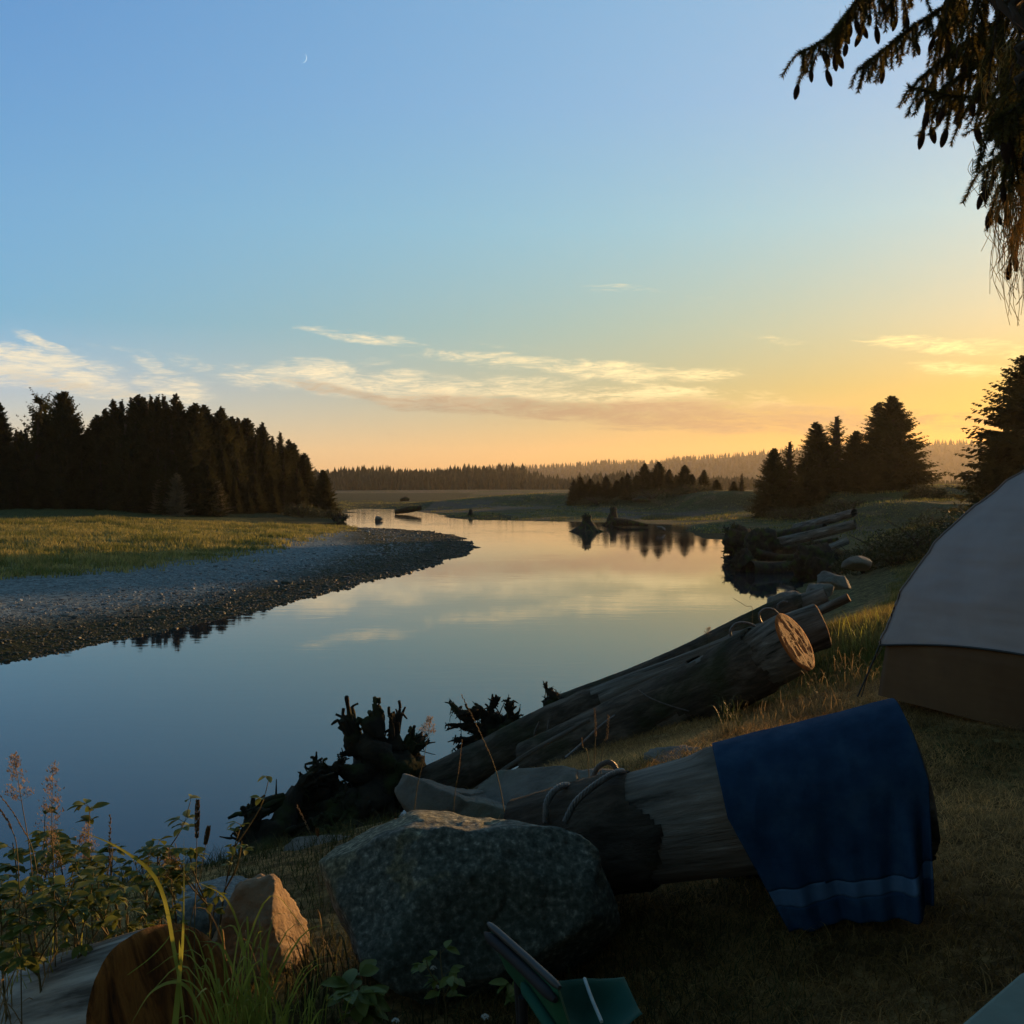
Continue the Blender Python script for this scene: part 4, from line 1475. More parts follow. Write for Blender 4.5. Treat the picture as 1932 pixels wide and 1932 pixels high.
for i, (u, v, D, hr, tips, lb) in enumerate([
        (1392, 1020, 56, .75, [(1370, 1000), (1383, 993), (1405, 1003), (1368, 1020), (1368, 1040), (1380, 1046), (1410, 1030)], 'dark upturned root plate at the water side of the driftwood pile'),
        (1436, 1028, 50, .75, [(1420, 1008), (1436, 1005), (1456, 1012), (1478, 1024), (1420, 1035), (1415, 1050), (1450, 1040), (1480, 1035)], 'shaggy moss-covered root plate in the middle of the driftwood pile'),
        (1534, 1066, 40, .78, [(1495, 1072), (1510, 1042), (1528, 1028), (1545, 1030), (1560, 1040), (1578, 1056), (1575, 1080), (1500, 1095), (1495, 1055), (1520, 1098), (1560, 1090)], 'rounded shaggy root ball nearest the grass in the driftwood pile'),
        (1402, 1062, 45, .5, [(1383, 1075), (1380, 1060), (1395, 1048), (1415, 1060), (1390, 1085), (1410, 1082), (1425, 1080)], 'low broken root end at the waterline of the driftwood pile')]):
    root_mass('root_wad', lb, P(u, v, D), hr, [(P(a, b, D), .12) for a, b in tips], 60 + i, .10, 34, hr * 1.5, 90, .9, group='root ends of the driftwood pile')

# stumps and snags standing in the river
def stump(label, u, vb, vt, wpx, D, seed, group=None, lean=0):
    c = G(u, vb, 0)
    top = P(u + lean, vt, c[1])
    g = np.random.default_rng(seed)
    root = thing('river_stump', label, 'stump', c, group)
    H = top[2]
    mb, rt = MB(), MB()
    w = wpx / FPX * c[1]
    z = np.linspace(-.25, 1, 12)
    pts = np.stack([np.interp(z, [-.25, 1], [0, (top - c)[0]]), z * 0, z * H], -1)
    prof = np.interp(z, [-.25, 0, .25, .5, .75, .93, 1], [.55, .42, .27, .17, .12, .16, .12]) * w
    tube(mb, pts, prof, 20, .45, freq=1.4, seed=seed)
    mb.build('trunk', M['root'], root)
    for k in range(11):
        a = k / 11 * 6.28 + g.uniform(-.2, .2)
        L = w * g.uniform(.42, .62)
        d = np.array([math.cos(a), math.sin(a), 0])
        tube(rt, resample([d * .05 * w + [0, 0, H * .45], d * L * .45 + [0, 0, H * .2], d * L + [0, 0, -.15]], 10), np.linspace(w * .07, w * .03, 10), 7, .5, freq=2, seed=seed + k)
    for k in range(5):
        a = g.uniform(0, 6.28)
        d = np.array([math.cos(a) * .5, math.sin(a) * .5, .7])
        s = (top - c) * .9
        tube(rt, resample([s, s + d * w * .08, s + d * w * g.uniform(.1, .18)], 5), np.linspace(w * .04, .01, 5), 5, .4)
    rt.build('roots', M['root'], root)
    return root


stump('cone-shaped broken stump standing in the middle of the river', 1107, 1003, 971, 66, 0, 71)
stump('broken stump with a thick leaning root, right of the cone-shaped one', 1158, 991, 957, 50, 0, 72, lean=-2)
log('driftwood_log', 'low dark log in the water joined to the right-hand stump', pxs([(1160, 985, 96), (1185, 986, 95), (1222, 991, 94)]), [.42, .30, .12], M['root'], (None, None), .1, n=14, m=24, seed=81)
log('driftwood_log', 'short snag on the mud between the stumps and the far bank', pxs([(1196, 944, 150), (1212, 943, 148), (1226, 946, 147)]), [.3, .35, .2], M['root'], (None, None), .3, n=10, m=16, seed=82)
stump('small dark snag on the far edge of the river, left of the stumps', 888, 975, 961, 28, 0, 73)
log('driftwood_log', 'flat driftwood heap on the shoal far up the channel', pxs([(745, 966, 140), (770, 962, 140), (795, 958, 140)]), [.35, .5, .3], M['root'], (None, None), .3, n=10, m=20, seed=83)
root_mass('root_wad', 'spiky root clump at the left tip of the meadow by the channel', P(640, 984, 110), .5, [(P(628, 975, 110), .2), (P(640, 972, 110), .2), (P(652, 977, 110), .2), (P(655, 990, 110), .2), (P(625, 990, 110), .2)], 74, .14, 12, 1.0, 0)
log('driftwood_log', 'thin driftwood stick beside the spiky root clump on the meadow tip', pxs([(600, 990, 104), (625, 989, 104), (645, 986, 104)]), [.12, .18, .15], M['root'], (None, None), .2, n=8, m=12, seed=84)
log('driftwood_log', 'small dark driftwood on the mud far up the channel', pxs([(755, 944, 210), (765, 941, 210), (772, 943, 210)]), [.3, .5, .3], M['root'], (None, None), .3, n=8, m=12, seed=85)
px_rock(715, 979, 112, 16, 9, 1, 'small dark rock in the channel near the bar', M['rock'], 86, 4, .05)
tag(bpy.data.objects['boulder'], None)

# ------------------------------------------------------------------ steel cables
def cable(label, pts, r=.011, group='steel cables lashed round the logs', twist=True):
    p = resample(pts, 70)
    mb = MB()
    c = p.mean(0)
    if twist:
        t, a, b = frames(p)
        s = np.concatenate([[0], np.cumsum(np.linalg.norm(np.diff(p, axis=0), axis=1))])
        p2 = resample(pts, 160)
        t, a, b = frames(p2)
        s = np.concatenate([[0], np.cumsum(np.linalg.norm(np.diff(p2, axis=0), axis=1))])
        for k in range(5):
            ph = s / (r * 7.5) * 2 * math.pi + k * 2 * math.pi / 5
            q = p2 + (a * np.cos(ph)[:, None] + b * np.sin(ph)[:, None]) * r * .6
            tube(mb, q, r * .5, 5, cap=False)
    else:
        tube(mb, p, r, 7, cap=False)
    o = mb.build('steel_cable', M['cable'], loc=tuple(c))
    return tag(o, label, 'cable', group)


cable('thick twisted cable hoop rising behind the speckled boulder, left one', pxs([(1030, 1552, 4.18), (1032, 1515, 4.2), (1048, 1490, 4.25), (1070, 1482, 4.35), (1082, 1500, 4.5)]), .0135)
cable('thick twisted cable running up the bark of the towel log', pxs([(1066, 1552, 4.07), (1085, 1515, 4.09), (1115, 1487, 4.13), (1150, 1463, 4.2), (1172, 1455, 4.3), (1178, 1462, 4.42)]), .0125)
cable('short cable arch in the dry grass on top of the towel log', pxs([(1118, 1466, 4.55), (1130, 1446, 4.55), (1148, 1438, 4.55), (1160, 1446, 4.55), (1164, 1460, 4.55)]), .011)
cable('bright cable loop standing on the upper part of the smooth grey log, lower one', pxs([(1380, 1205, 9.9), (1378, 1190, 9.9), (1388, 1177, 9.9), (1405, 1175, 9.9), (1422, 1180, 9.9), (1432, 1190, 9.9)]), .012, twist=False)
cable('bright cable loop nearest the orange cut log end', pxs([(1442, 1182, 10), (1434, 1170, 10), (1433, 1158, 10), (1443, 1149, 10), (1458, 1150, 10), (1468, 1158, 10)]), .012, twist=False)
cable('small cable loop at the rim of the rounded brown boulder', pxs([(1467, 1148, 12), (1468, 1141, 12), (1477, 1135, 12), (1486, 1136, 12)]), .012, twist=False)
cable('cable wrapped round the mossy end of the smooth grey log, left turn', pxs([(1018, 1362, 10.5), (1009, 1385, 10.55), (1018, 1408, 10.6), (1035, 1412, 10.6)]), .012, twist=False)
cable('cable wrapped round the mossy end of the smooth grey log, right turn', pxs([(1036, 1358, 10.5), (1034, 1382, 10.5), (1043, 1405, 10.5)]), .012, twist=False)
cable('wire tied over the middle of the smooth grey log towards the bark-patched log', pxs([(1204, 1302, 9.15), (1225, 1316, 9.1), (1260, 1330, 9.05), (1300, 1342, 9.0)]), .006, twist=False)
cable('second short wire across the top of the smooth grey log', pxs([(1294, 1252, 9.6), (1306, 1262, 9.5), (1318, 1268, 9.4)]), .008, twist=False)
cable('straight stiff wire leaning across the lower bark-patched log', pxs([(1066, 1430, 8.0), (1095, 1405, 8.2), (1130, 1372, 8.4), (1160, 1350, 8.5)]), .010, twist=False)

# ------------------------------------------------------------------ blue towel
M['towel'] = mat('blue_towel', [(.3, (.010, .036, .085)), (.5, (.018, .055, .12)), (.72, (.035, .085, .16))], 6, 5, .95, .8, 260, bdist=.006, spec=.1)
M['towel_band'] = mat('blue_towel_band', [(.3, (.045, .10, .19)), (.7, (.065, .14, .25))], 10, 3, .75, .2, 200, bdist=.003, spec=.3)


def towel():
    A = np.array([P(985, 1606, 4.42), P(1180, 1568, 4.31), P(1370, 1532, 4.22), P(1560, 1500, 4.15), P(1738, 1468, 4.11)])
    A = np.vstack([A, A[-1] + (A[-1] - A[-2]) * .10])
    ax = resample(A, 400)
    ns, nt = 150, 170
    pu = 966 + FPX * ax[:, 0] / ax[:, 1]
    i0 = np.argmin(np.abs(pu - 1376))
    i1 = np.argmin(np.abs(pu - 1728))
    V = np.zeros((nt, ns, 3))
    tdir = ax[i1] - ax[i0]
    tdir /= np.linalg.norm(tdir)
    hor = np.array([tdir[1], -tdir[0], 0])     # horizontal, towards the camera
    hor /= np.linalg.norm(hor)
    if hor[1] > 0:
        hor = -hor
    up = np.cross(tdir, hor)
    if up[2] < 0:
        up = -up
    rr = np.interp(np.linspace(0, 1, 400), [0, .25, .5, .75, 1], [.195, .222, .25, .27, .283])
    band = np.zeros((nt, ns), bool)
    for s in range(ns):
        f = s / (ns - 1)
        ic = int(i0 + (i1 - i0) * f)
        c = ax[ic]
        r = rr[ic] + .036 + .012 * f
        front = .40 + .01 * f - .08 * max(0, f - .80) * 3
        back = .42
        qarc = r * 1.35
        L = back + r * math.pi + front
        for t in range(nt):
            l = t / (nt - 1) * L
            if l < back:
                a = math.pi
                p = c + hor * (-r) + np.array([0, 0, -1.0]) * (back - l)
                k = 0
            elif l < back + r * math.pi * .93:
                a = math.pi - (l - back) / r
                p = c + (hor * math.cos(a) + up * math.sin(a)) * r
                k = 0
            else:
                a = math.pi - math.pi * .93
                p0 = c + (hor * math.cos(a) + up * math.sin(a)) * r
                h = l - back - r * math.pi * .93
                k = min(1, h / .35)
                p = p0 + np.array([0, 0, -1.0]) * h * .965 + hor * h * .12 + tdir * h * (.50 * (1 - f))
            # folds
            w = k * (.016 * math.sin(f * 17 + 1 + l * 2.2) + .024 * math.sin(f * 6.3 + 2) + .009 * math.sin(f * 37 + l * 5))
            if f > .80:      # gathered fold hanging at the right edge
                w += k * .05 * math.sin((f - .80) / .20 * math.pi * 2.0)
            p = p + hor * w
            V[t, s] = p
            hh = L - l
            band[t, s] = .10 < hh < .165
    wr = fbm(V.reshape(-1, 3) * 5.5, 4).reshape(nt, ns)
    wr2 = np.abs(fbm(V.reshape(-1, 3) * np.array([9, 9, 3]) + 5, 3)).reshape(nt, ns)
    V += hor * (wr * .022 - wr2 * .02)[:, :, None] + up * (wr * .015)[:, :, None]
    # hem edge slightly wavy
    i = np.arange(nt - 1)[:, None] * ns
    j = np.arange(ns - 1)[None]
    F = np.stack([i + j, i + j + 1, i + ns + j + 1, i + ns + j], -1)
    bm_ = band[:-1, :-1]
    c = V.reshape(-1, 3).mean(0)
    root = thing('towel', 'dark blue bath towel draped over the thick log', 'towel', tuple(c))
    for nm, msk, mt in (('terry_cloth', ~bm_, M['towel']), ('woven_band', bm_, M['towel_band'])):
        mb = MB()
        mb.add(V.reshape(-1, 3) - c, F[msk].reshape(-1, 4))
        o = mb.build(nm, mt, root)
        so_ = o.modifiers.new('s', 'SOLIDIFY')
        so_.thickness = .007 if nm == 'terry_cloth' else .004
        so_.offset = 0


towel()

# ------------------------------------------------------------------ tent
M['fly'] = mat('grey_rainfly', [(.3, (.34, .30, .30)), (.7, (.42, .37, .365))], 2, 4, .55, .12, 60, spec=.3, transl=.12, bdist=.004)
M['tent_body'] = mat('brown_tent_wall', [(.3, (.10, .05, .018)), (.7, (.14, .075, .028))], 3, 3, .7, .1, 60, spec=.3, bdist=.004)
M['black'] = mat('black_plastic', [(.3, (.012, .012, .013)), (.7, (.022, .022, .025))], 5, 2, .7, .05, 40, spec=.25)
M['pole'] = mat('dark_pole', [(.3, (.022, .025, .025)), (.7, (.045, .05, .05))], 5, 2, .5, 0, spec=.35)


M['seam'] = mat('taped_seam', [(.3, (.20, .18, .18)), (.7, (.26, .23, .23))], 9, 3, .6, 0, spec=.3)


def tent():
    cor = np.array([(2.66, 7.62), (3.72, 5.55), (5.75, 6.55), (4.70, 8.62)])
    cen = cor.mean(0)
    z0 = 2.08
    H = 1.84
    root = thing('dome_tent', 'grey dome tent with a dark brown lower wall pitched on the dry grass', 'tent', (cen[0], cen[1], z0))

    def prof(t):
        return np.interp(t, [0, .215, .41, .6, .75, .85, .93, .97, 1.0], [1, .965, .885, .76, .60, .47, .33, .21, .0])

    def outline(ph, t):
        """radius along direction ph for a rounded square; squarer near ground"""
        k = (ph / (math.pi / 2)) % 1.0
        a = cor[(np.floor(ph / (math.pi / 2)).astype(int)) % 4] - cen
        b = cor[(np.floor(ph / (math.pi / 2)).astype(int) + 1) % 4] - cen
        p = a * (1 - k)[..., None] + b * k[..., None]
        n = np.linalg.norm(p, axis=-1, keepdims=True)
        nm = (np.linalg.norm(a, axis=-1) * (1 - k) + np.linalg.norm(b, axis=-1) * k)[..., None]
        w = .22 + .25 * t[..., None]
        sag = 1 - .03 * np.sin(k * math.pi)[..., None]
        return (p * (1 - w) + p / n * nm * w) * sag

    def part(t0, t1, off, nz, nph, hem=None):
        ph = np.linspace(0, 2 * math.pi, nph, endpoint=False)
        ts = np.linspace(t0, t1, nz)
        T, PH = np.meshgrid(ts, ph, indexing='ij')
        if hem is not None:
            T = T + (1 - (T - t0) / (t1 - t0)) * hem(PH)
        o = outline(PH, T)
        r = prof(T)[..., None] * (1 + off)
        x = o * r
        z = T * H
        V = np.concatenate([x, z[..., None]], -1)
        return V, ph
    for nm, t0, t1, off, mt in (('tent_wall', 0.0, .34, -.012, M['tent_body']), ('rainfly', .20, 1.0, .012, M['fly'])):
        hem = (lambda PH: .06 * np.abs(np.sin(PH * 2)) ** 1.0 * 1.0) if nm == 'rainfly' else None
        V, ph = part(t0, t1, off, 60, 160, hem)
        nz, nph = V.shape[:2]
        wr = fbm(V.reshape(-1, 3) * np.array([3, 3, 5]) + 3, 4).reshape(nz, nph) * .028 + np.abs(fbm(V.reshape(-1, 3) * np.array([2.4, 2.4, 14]) + 8, 3)).reshape(nz, nph) * -.045
        dirn = V.copy()
        dirn[..., 2] *= .3
        dirn /= np.linalg.norm(dirn, axis=-1, keepdims=True) + 1e-9
        V = V + dirn * (wr * (1 if nm == 'rainfly' else .15))[..., None]
        mb = MB()
        i = np.arange(nz - 1)[:, None] * nph
        j = np.arange(nph)[None]
        mb.add(V, np.stack([i + j, i + nph + j, i + nph + (j + 1) % nph, i + (j + 1) % nph], -1).reshape(-1, 4)[:, ::-1])
        mb.build(nm, mt, root)
        if nm == 'rainfly':
            hb = MB()
            q = V[0]
            tube(hb, np.vstack([q, q[:1]]), .008, 6, cap=False)
            hb.build('hem', M['pole'], root)
            lo = V[0]
            for s in (0, .5):      # seams over the poles
                pass
            for k4 in range(4):
                sb = MB()
                idx = int(k4 * nph / 4)
                tube(sb, V[:, idx] * 1.002, .0075, 5, cap=False)
                sb.build('seam', M['seam'], root)
    # pole legs and guy at the near-left corner
    for k4 in range(2):
        c = cor[k4] - cen
        pb = MB()
        e = c * .99
        d = c / np.linalg.norm(c)
        tube(pb, resample([[*(e * .985), .40], [*(e * 1.03), .2], [*(e * 1.085), -.02]], 8), .007, 6)
        pb.build('pole_leg', M['pole'], root)
        gb = MB()
        tube(gb, resample([[*(e * .96), .42], [*(e * 1.01 + d * .03), .2], [*(e * 1.05 + d * .03), -.02]], 8), .004, 5)
        gb.build('guy_cord', M['pole'], root)


tent()

# ------------------------------------------------------------------ camp chair
M['green_cloth'] = mat('green_canvas', [(.3, (.008, .065, .048)), (.7, (.014, .10, .073))], 8, 4, .8, .3, 180, spec=.2, bdist=.003)
M['green_dark'] = mat('dark_green_canvas', [(.3, (.012, .07, .035)), (.7, (.02, .10, .05))], 8, 4, .85, .3, 180, spec=.2, bdist=.003)
M['cord'] = mat('white_cord', [(.3, (.35, .42, .42)), (.7, (.5, .58, .58))], 30, 3, .7, .3, 90, bdist=.002)
M['grey_sheet'] = mat('grey_green_cloth', [(.3, (.13, .19, .17)), (.7, (.18, .25, .22))], 9, 4, .8, .3, 120, spec=.2, bdist=.004)


def quad_slab(mb, a, b, c, d, th, nseg=14, sag=0, wr=0):
    a, b, c, d = [np.asarray(x, float) for x in (a, b, c, d)]
    s, t = np.meshgrid(np.linspace(0, 1, nseg), np.linspace(0, 1, nseg))
    s, t = s[..., None], t[..., None]
    p = (a * (1 - s) + b * s) * (1 - t) + (d * (1 - s) + c * s) * t
    n = np.cross(b - a, d - a)
    n /= np.linalg.norm(n)
    p = p + np.array([0, 0, -1.0]) * sag * np.sin(s * math.pi) * np.sin(t * math.pi)
    if wr:
        p = p + n * (fbm(p * 9, 3) * wr)[..., None]
    edge = np.minimum(np.minimum(s, 1 - s), np.minimum(t, 1 - t))
    h = th / 2 * np.clip(edge * nseg / 1.2, .0, 1) ** .5
    v = np.concatenate([(p + n * h).reshape(-1, 3), (p - n * h).reshape(-1, 3)])
    i = np.arange(nseg - 1)[:, None] * nseg
    j = np.arange(nseg - 1)[None]
    f = np.stack([i + j, i + j + 1, i + nseg + j + 1, i + nseg + j], -1).reshape(-1, 4)
    mb.add(v, np.concatenate([f, f[:, ::-1] + nseg * nseg]))


def chair():
    a, b = P(925, 1748, 2.12), P(1052, 1868, 1.86)
    c, d = P(1090, 1990, 1.84), P(958, 1822, 2.12)
    base = (a + c) / 2
    base[2] = 2.0
    root = thing('camp_chair', 'low green folding camp chair with a white cord, in front of the speckled boulder', 'camp chair', tuple(base))
    R0 = base
    mb = MB()
    quad_slab(mb, a - R0, b - R0, c - R0, d - R0, .022, 18)
    mb.build('backrest', M['green_dark'], root)
    # padded top rail: two rounded tubes side by side, wider than the panel
    mb = MB()
    off = np.array([.018, .012, .012])
    tube(mb, resample([a - R0 + [-.004, 0, .006], (a + b) / 2 - R0 + [0, 0, .006], b - R0 + [.004, 0, .004]], 20), np.concatenate([[.004, .007], np.full(16, .0075), [.007, .004]]), 10)
    mb.build('top_rail', M['pole'], root)
    mb = MB()
    tube(mb, resample([a - R0 + [-.010, -.010, -.010], (a + b) / 2 - R0 + [-.004, -.010, -.012], b - R0 + [-.004, -.010, -.014]], 20), np.concatenate([[.004, .009], np.full(16, .011), [.009, .005]]), 10)
    mb.build('padding', M['black'], root)
    e, f_, g_, h_ = P(986, 1856, 1.98), P(1178, 1842, 2.08), P(1213, 1912, 1.94), P(1085, 2010, 1.80)
    mb = MB()
    quad_slab(mb, e - R0, f_ - R0, g_ - R0, h_ - R0, .008, 26, sag=.035, wr=.03)
    mb.build('seat', M['green_cloth'], root)
    mb = MB()
    tube(mb, resample([e - R0, (e + h_) / 2 - R0 + [0, 0, .002], h_ - R0], 14), np.concatenate([[.005], np.full(12, .012), [.01]]), 10)
    mb.build('seat_rail', M['green_cloth'], root)
    mb = MB()
    p1 = P(1103, 1858, 2.02) - R0
    p2 = P(1116, 1895, 1.95) - R0
    p3 = P(1135, 1940, 1.88) - R0
    tube(mb, resample([p1 + [0, 0, .012], p2 + [0, -.0, .012], p3 + [0, 0, .012]], 12), .0035, 7)
    mb.build('cord', M['cord'], root)
    zg = 1.96 - R0[2]
    for p0, q0 in ((d + [.02, .02, 0], d + [0.06, .03, -.25]), (e, e + [.02, .1, 0]), (f_, f_ + [-.05, -.02, 0]), (g_, g_ + [0, -.08, 0]), (h_, h_ + [0, 0, 0])):
        mb = MB()
        s0 = p0 - R0 + [0, 0, -.025]
        e0 = np.array([q0[0] - R0[0], q0[1] - R0[1], zg])
        tube(mb, resample([s0, (s0 + e0) / 2, e0], 6), .009, 8)
        mb.build('leg', M['black'], root)


chair()


def fabric_corner_shape():
    z = 2.48
    p1, p2 = G(1932, 1829, z), G(1812, 1932, z)
    dx = (p2 - p1)[:2]
    dx /= np.linalg.norm(dx)
    ny = np.array([-dx[1], dx[0]])
    if ny[0] < 0:
        ny = -ny
    cor = p1[:2] - dx * .015
    root = thing('fabric_corner', 'grey-green fabric corner given a made-up table shape, cut off by the lower right corner', 'table', (cor[0], cor[1], z))
    # rounded rectangle, 0.9 along the edge, 0.5 deep
    pts = []
    for (cx, cy, a0) in ((.04, .04, 180), (.86, .04, 270), (.86, .46, 0), (.04, .46, 90)):
        for k in range(8):
            a = R(a0 + k * 90 / 7)
            pts.append((cx + .04 * math.cos(a), cy + .04 * math.sin(a)))
    pts = np.array(pts)
    w = pts[:, :1] * dx + pts[:, 1:] * ny
    n = len(w)
    mb = MB()
    rings = []
    for zz, sc in ((0.0, .95), (0.0, .985), (-.006, 1.0), (-.025, 1.003), (-.12, 1.01)):
        cw = w.mean(0)
        q = cw + (w - cw) * sc
        rings.append(np.concatenate([q, np.full((n, 1), zz)], 1))
    V = np.concatenate(rings + [[[*w.mean(0), .001]]])
    i = np.arange(4)[:, None] * n
    j = np.arange(n)[None]
    F = np.stack([i + j, i + n + j, i + n + (j + 1) % n, i + (j + 1) % n], -1).reshape(-1, 4)
    mb.add(V, F)
    mb.f3.append(np.array([[k, (k + 1) % n, len(V) - 1] for k in range(n)]))
    mb.build('fabric_top', M['grey_sheet'], root)
    for (x, y) in ((.08, .08), (.82, .08), (.82, .42), (.08, .42)):
        l = MB()
        b = x * dx + y * ny
        tube(l, [[*b, -.01], [*b, -.25], [*b, -.5]], .011, 8)
        l.build('leg', M['pole'], root)


fabric_corner_shape()

# ------------------------------------------------------------------ moon
def moon():
    c = P(570, 109, 5000) 
    d = c / np.linalg.norm(c)
    rt = np.cross(d, [0, 0, 1.0])
    rt /= np.linalg.norm(rt)
    upv = np.cross(rt, d)
    r = 9.0 / FPX * 5000
    n = 40
    a = np.linspace(R(-88), R(88), n)
    rot = R(-18)
    out = np.stack([np.cos(a), np.sin(a)], -1)
    inn = np.stack([np.cos(a) * .80, np.sin(a)], -1)
    Rm = np.array([[math.cos(rot), math.sin(rot)], [-math.sin(rot), math.cos(rot)]])
    V = []
    for q, z in ((out, 0), (inn, 0)):
        q = q @ Rm
        V.append(q[:, :1] * rt * r + q[:, 1:] * upv * r)
    V = np.concatenate(V)
    mb = MB()
    mb.add(V, np.array([[i, i + 1, n + i + 1, n + i] for i in range(n - 1)]))
    m = bpy.data.materials.new('moonlit')
    m.use_nodes = True
    bs = m.node_tree.nodes['Principled BSDF']
    bs.inputs['Base Color'].default_value = (0, 0, 0, 1)
    bs.inputs['Emission Color'].default_value = (.55, .78, 1, 1)
    bs.inputs['Emission Strength'].default_value = .62
    o = mb.build('moon', m)
    o.location = c
    tag(o, 'thin white crescent moon high in the blue sky', 'moon')


moon()

# ------------------------------------------------------------------ overhanging spruce (trunk stands right of the camera, out of frame)
def fast_ribbons(mb, segs, w):
    """segs (N,2,3) -> thin needles as triangles"""
    a, b = segs[:, 0], segs[:, 1]
    d = b - a
    r = rng.normal(0, 1, a.shape)
    s = np.cross(d, r)
    s /= np.linalg.norm(s, axis=1)[:, None] + 1e-9
    v = np.stack([a - s * w, a + s * w, b], 1).reshape(-1, 3)
    mb.add(v, np.arange(len(a))[:, None] * 3 + np.array([[0, 1, 2]]))


def needles_on(mb, p, step=.0035, ln=.017, per=4, w=.0011):
    L = np.concatenate([[0], np.cumsum(np.linalg.norm(np.diff(p, axis=0), axis=1))])
    n = max(3, int(L[-1] / step))
    t = np.linspace(0, L[-1], n)
    q = np.stack([np.interp(t, L, p[:, k]) for k in range(3)], -1)
    tg = np.gradient(q, axis=0)
    tg /= np.linalg.norm(tg, axis=1)[:, None] + 1e-9
    q = np.repeat(q, per, 0)
    tg = np.repeat(tg, per, 0)
    r = rng.normal(0, 1, q.shape)
    r -= tg * (r * tg).sum(1)[:, None]
    r /= np.linalg.norm(r, axis=1)[:, None]
    e = q + (r * .8 + tg * .62) * (ln * rng.uniform(.7, 1.15, len(q)))[:, None]
    fast_ribbons(mb, np.stack([q, e], 1), w)


def cone_mesh():
    mb = MB()
    n, m = 14, 26
    z = np.linspace(0, -1, m)
    r = .17 * np.sin(np.clip((-z) * .95 + .04, 0, 1) * math.pi) ** .55
    th = np.arange(n) * 2 * math.pi / n
    V = []
    for k in range(m):
        rr = r[k] * (1 + .12 * np.cos(th * 5 + k * 1.9) + .07 * ((k % 2) * 2 - 1))
        V.append(np.stack([np.cos(th) * rr, np.sin(th) * rr, np.full(n, z[k])], -1))
    V = np.concatenate(V)
    i = np.arange(m - 1)[:, None] * n
    j = np.arange(n)[None]
    mb.add(V, np.stack([i + j, i + (j + 1) % n, i + n + (j + 1) % n, i + n + j], -1).reshape(-1, 4))
    o = mb.build('cone', M['cone'], smooth=False)
    me = o.data
    bpy.data.objects.remove(o)
    return me


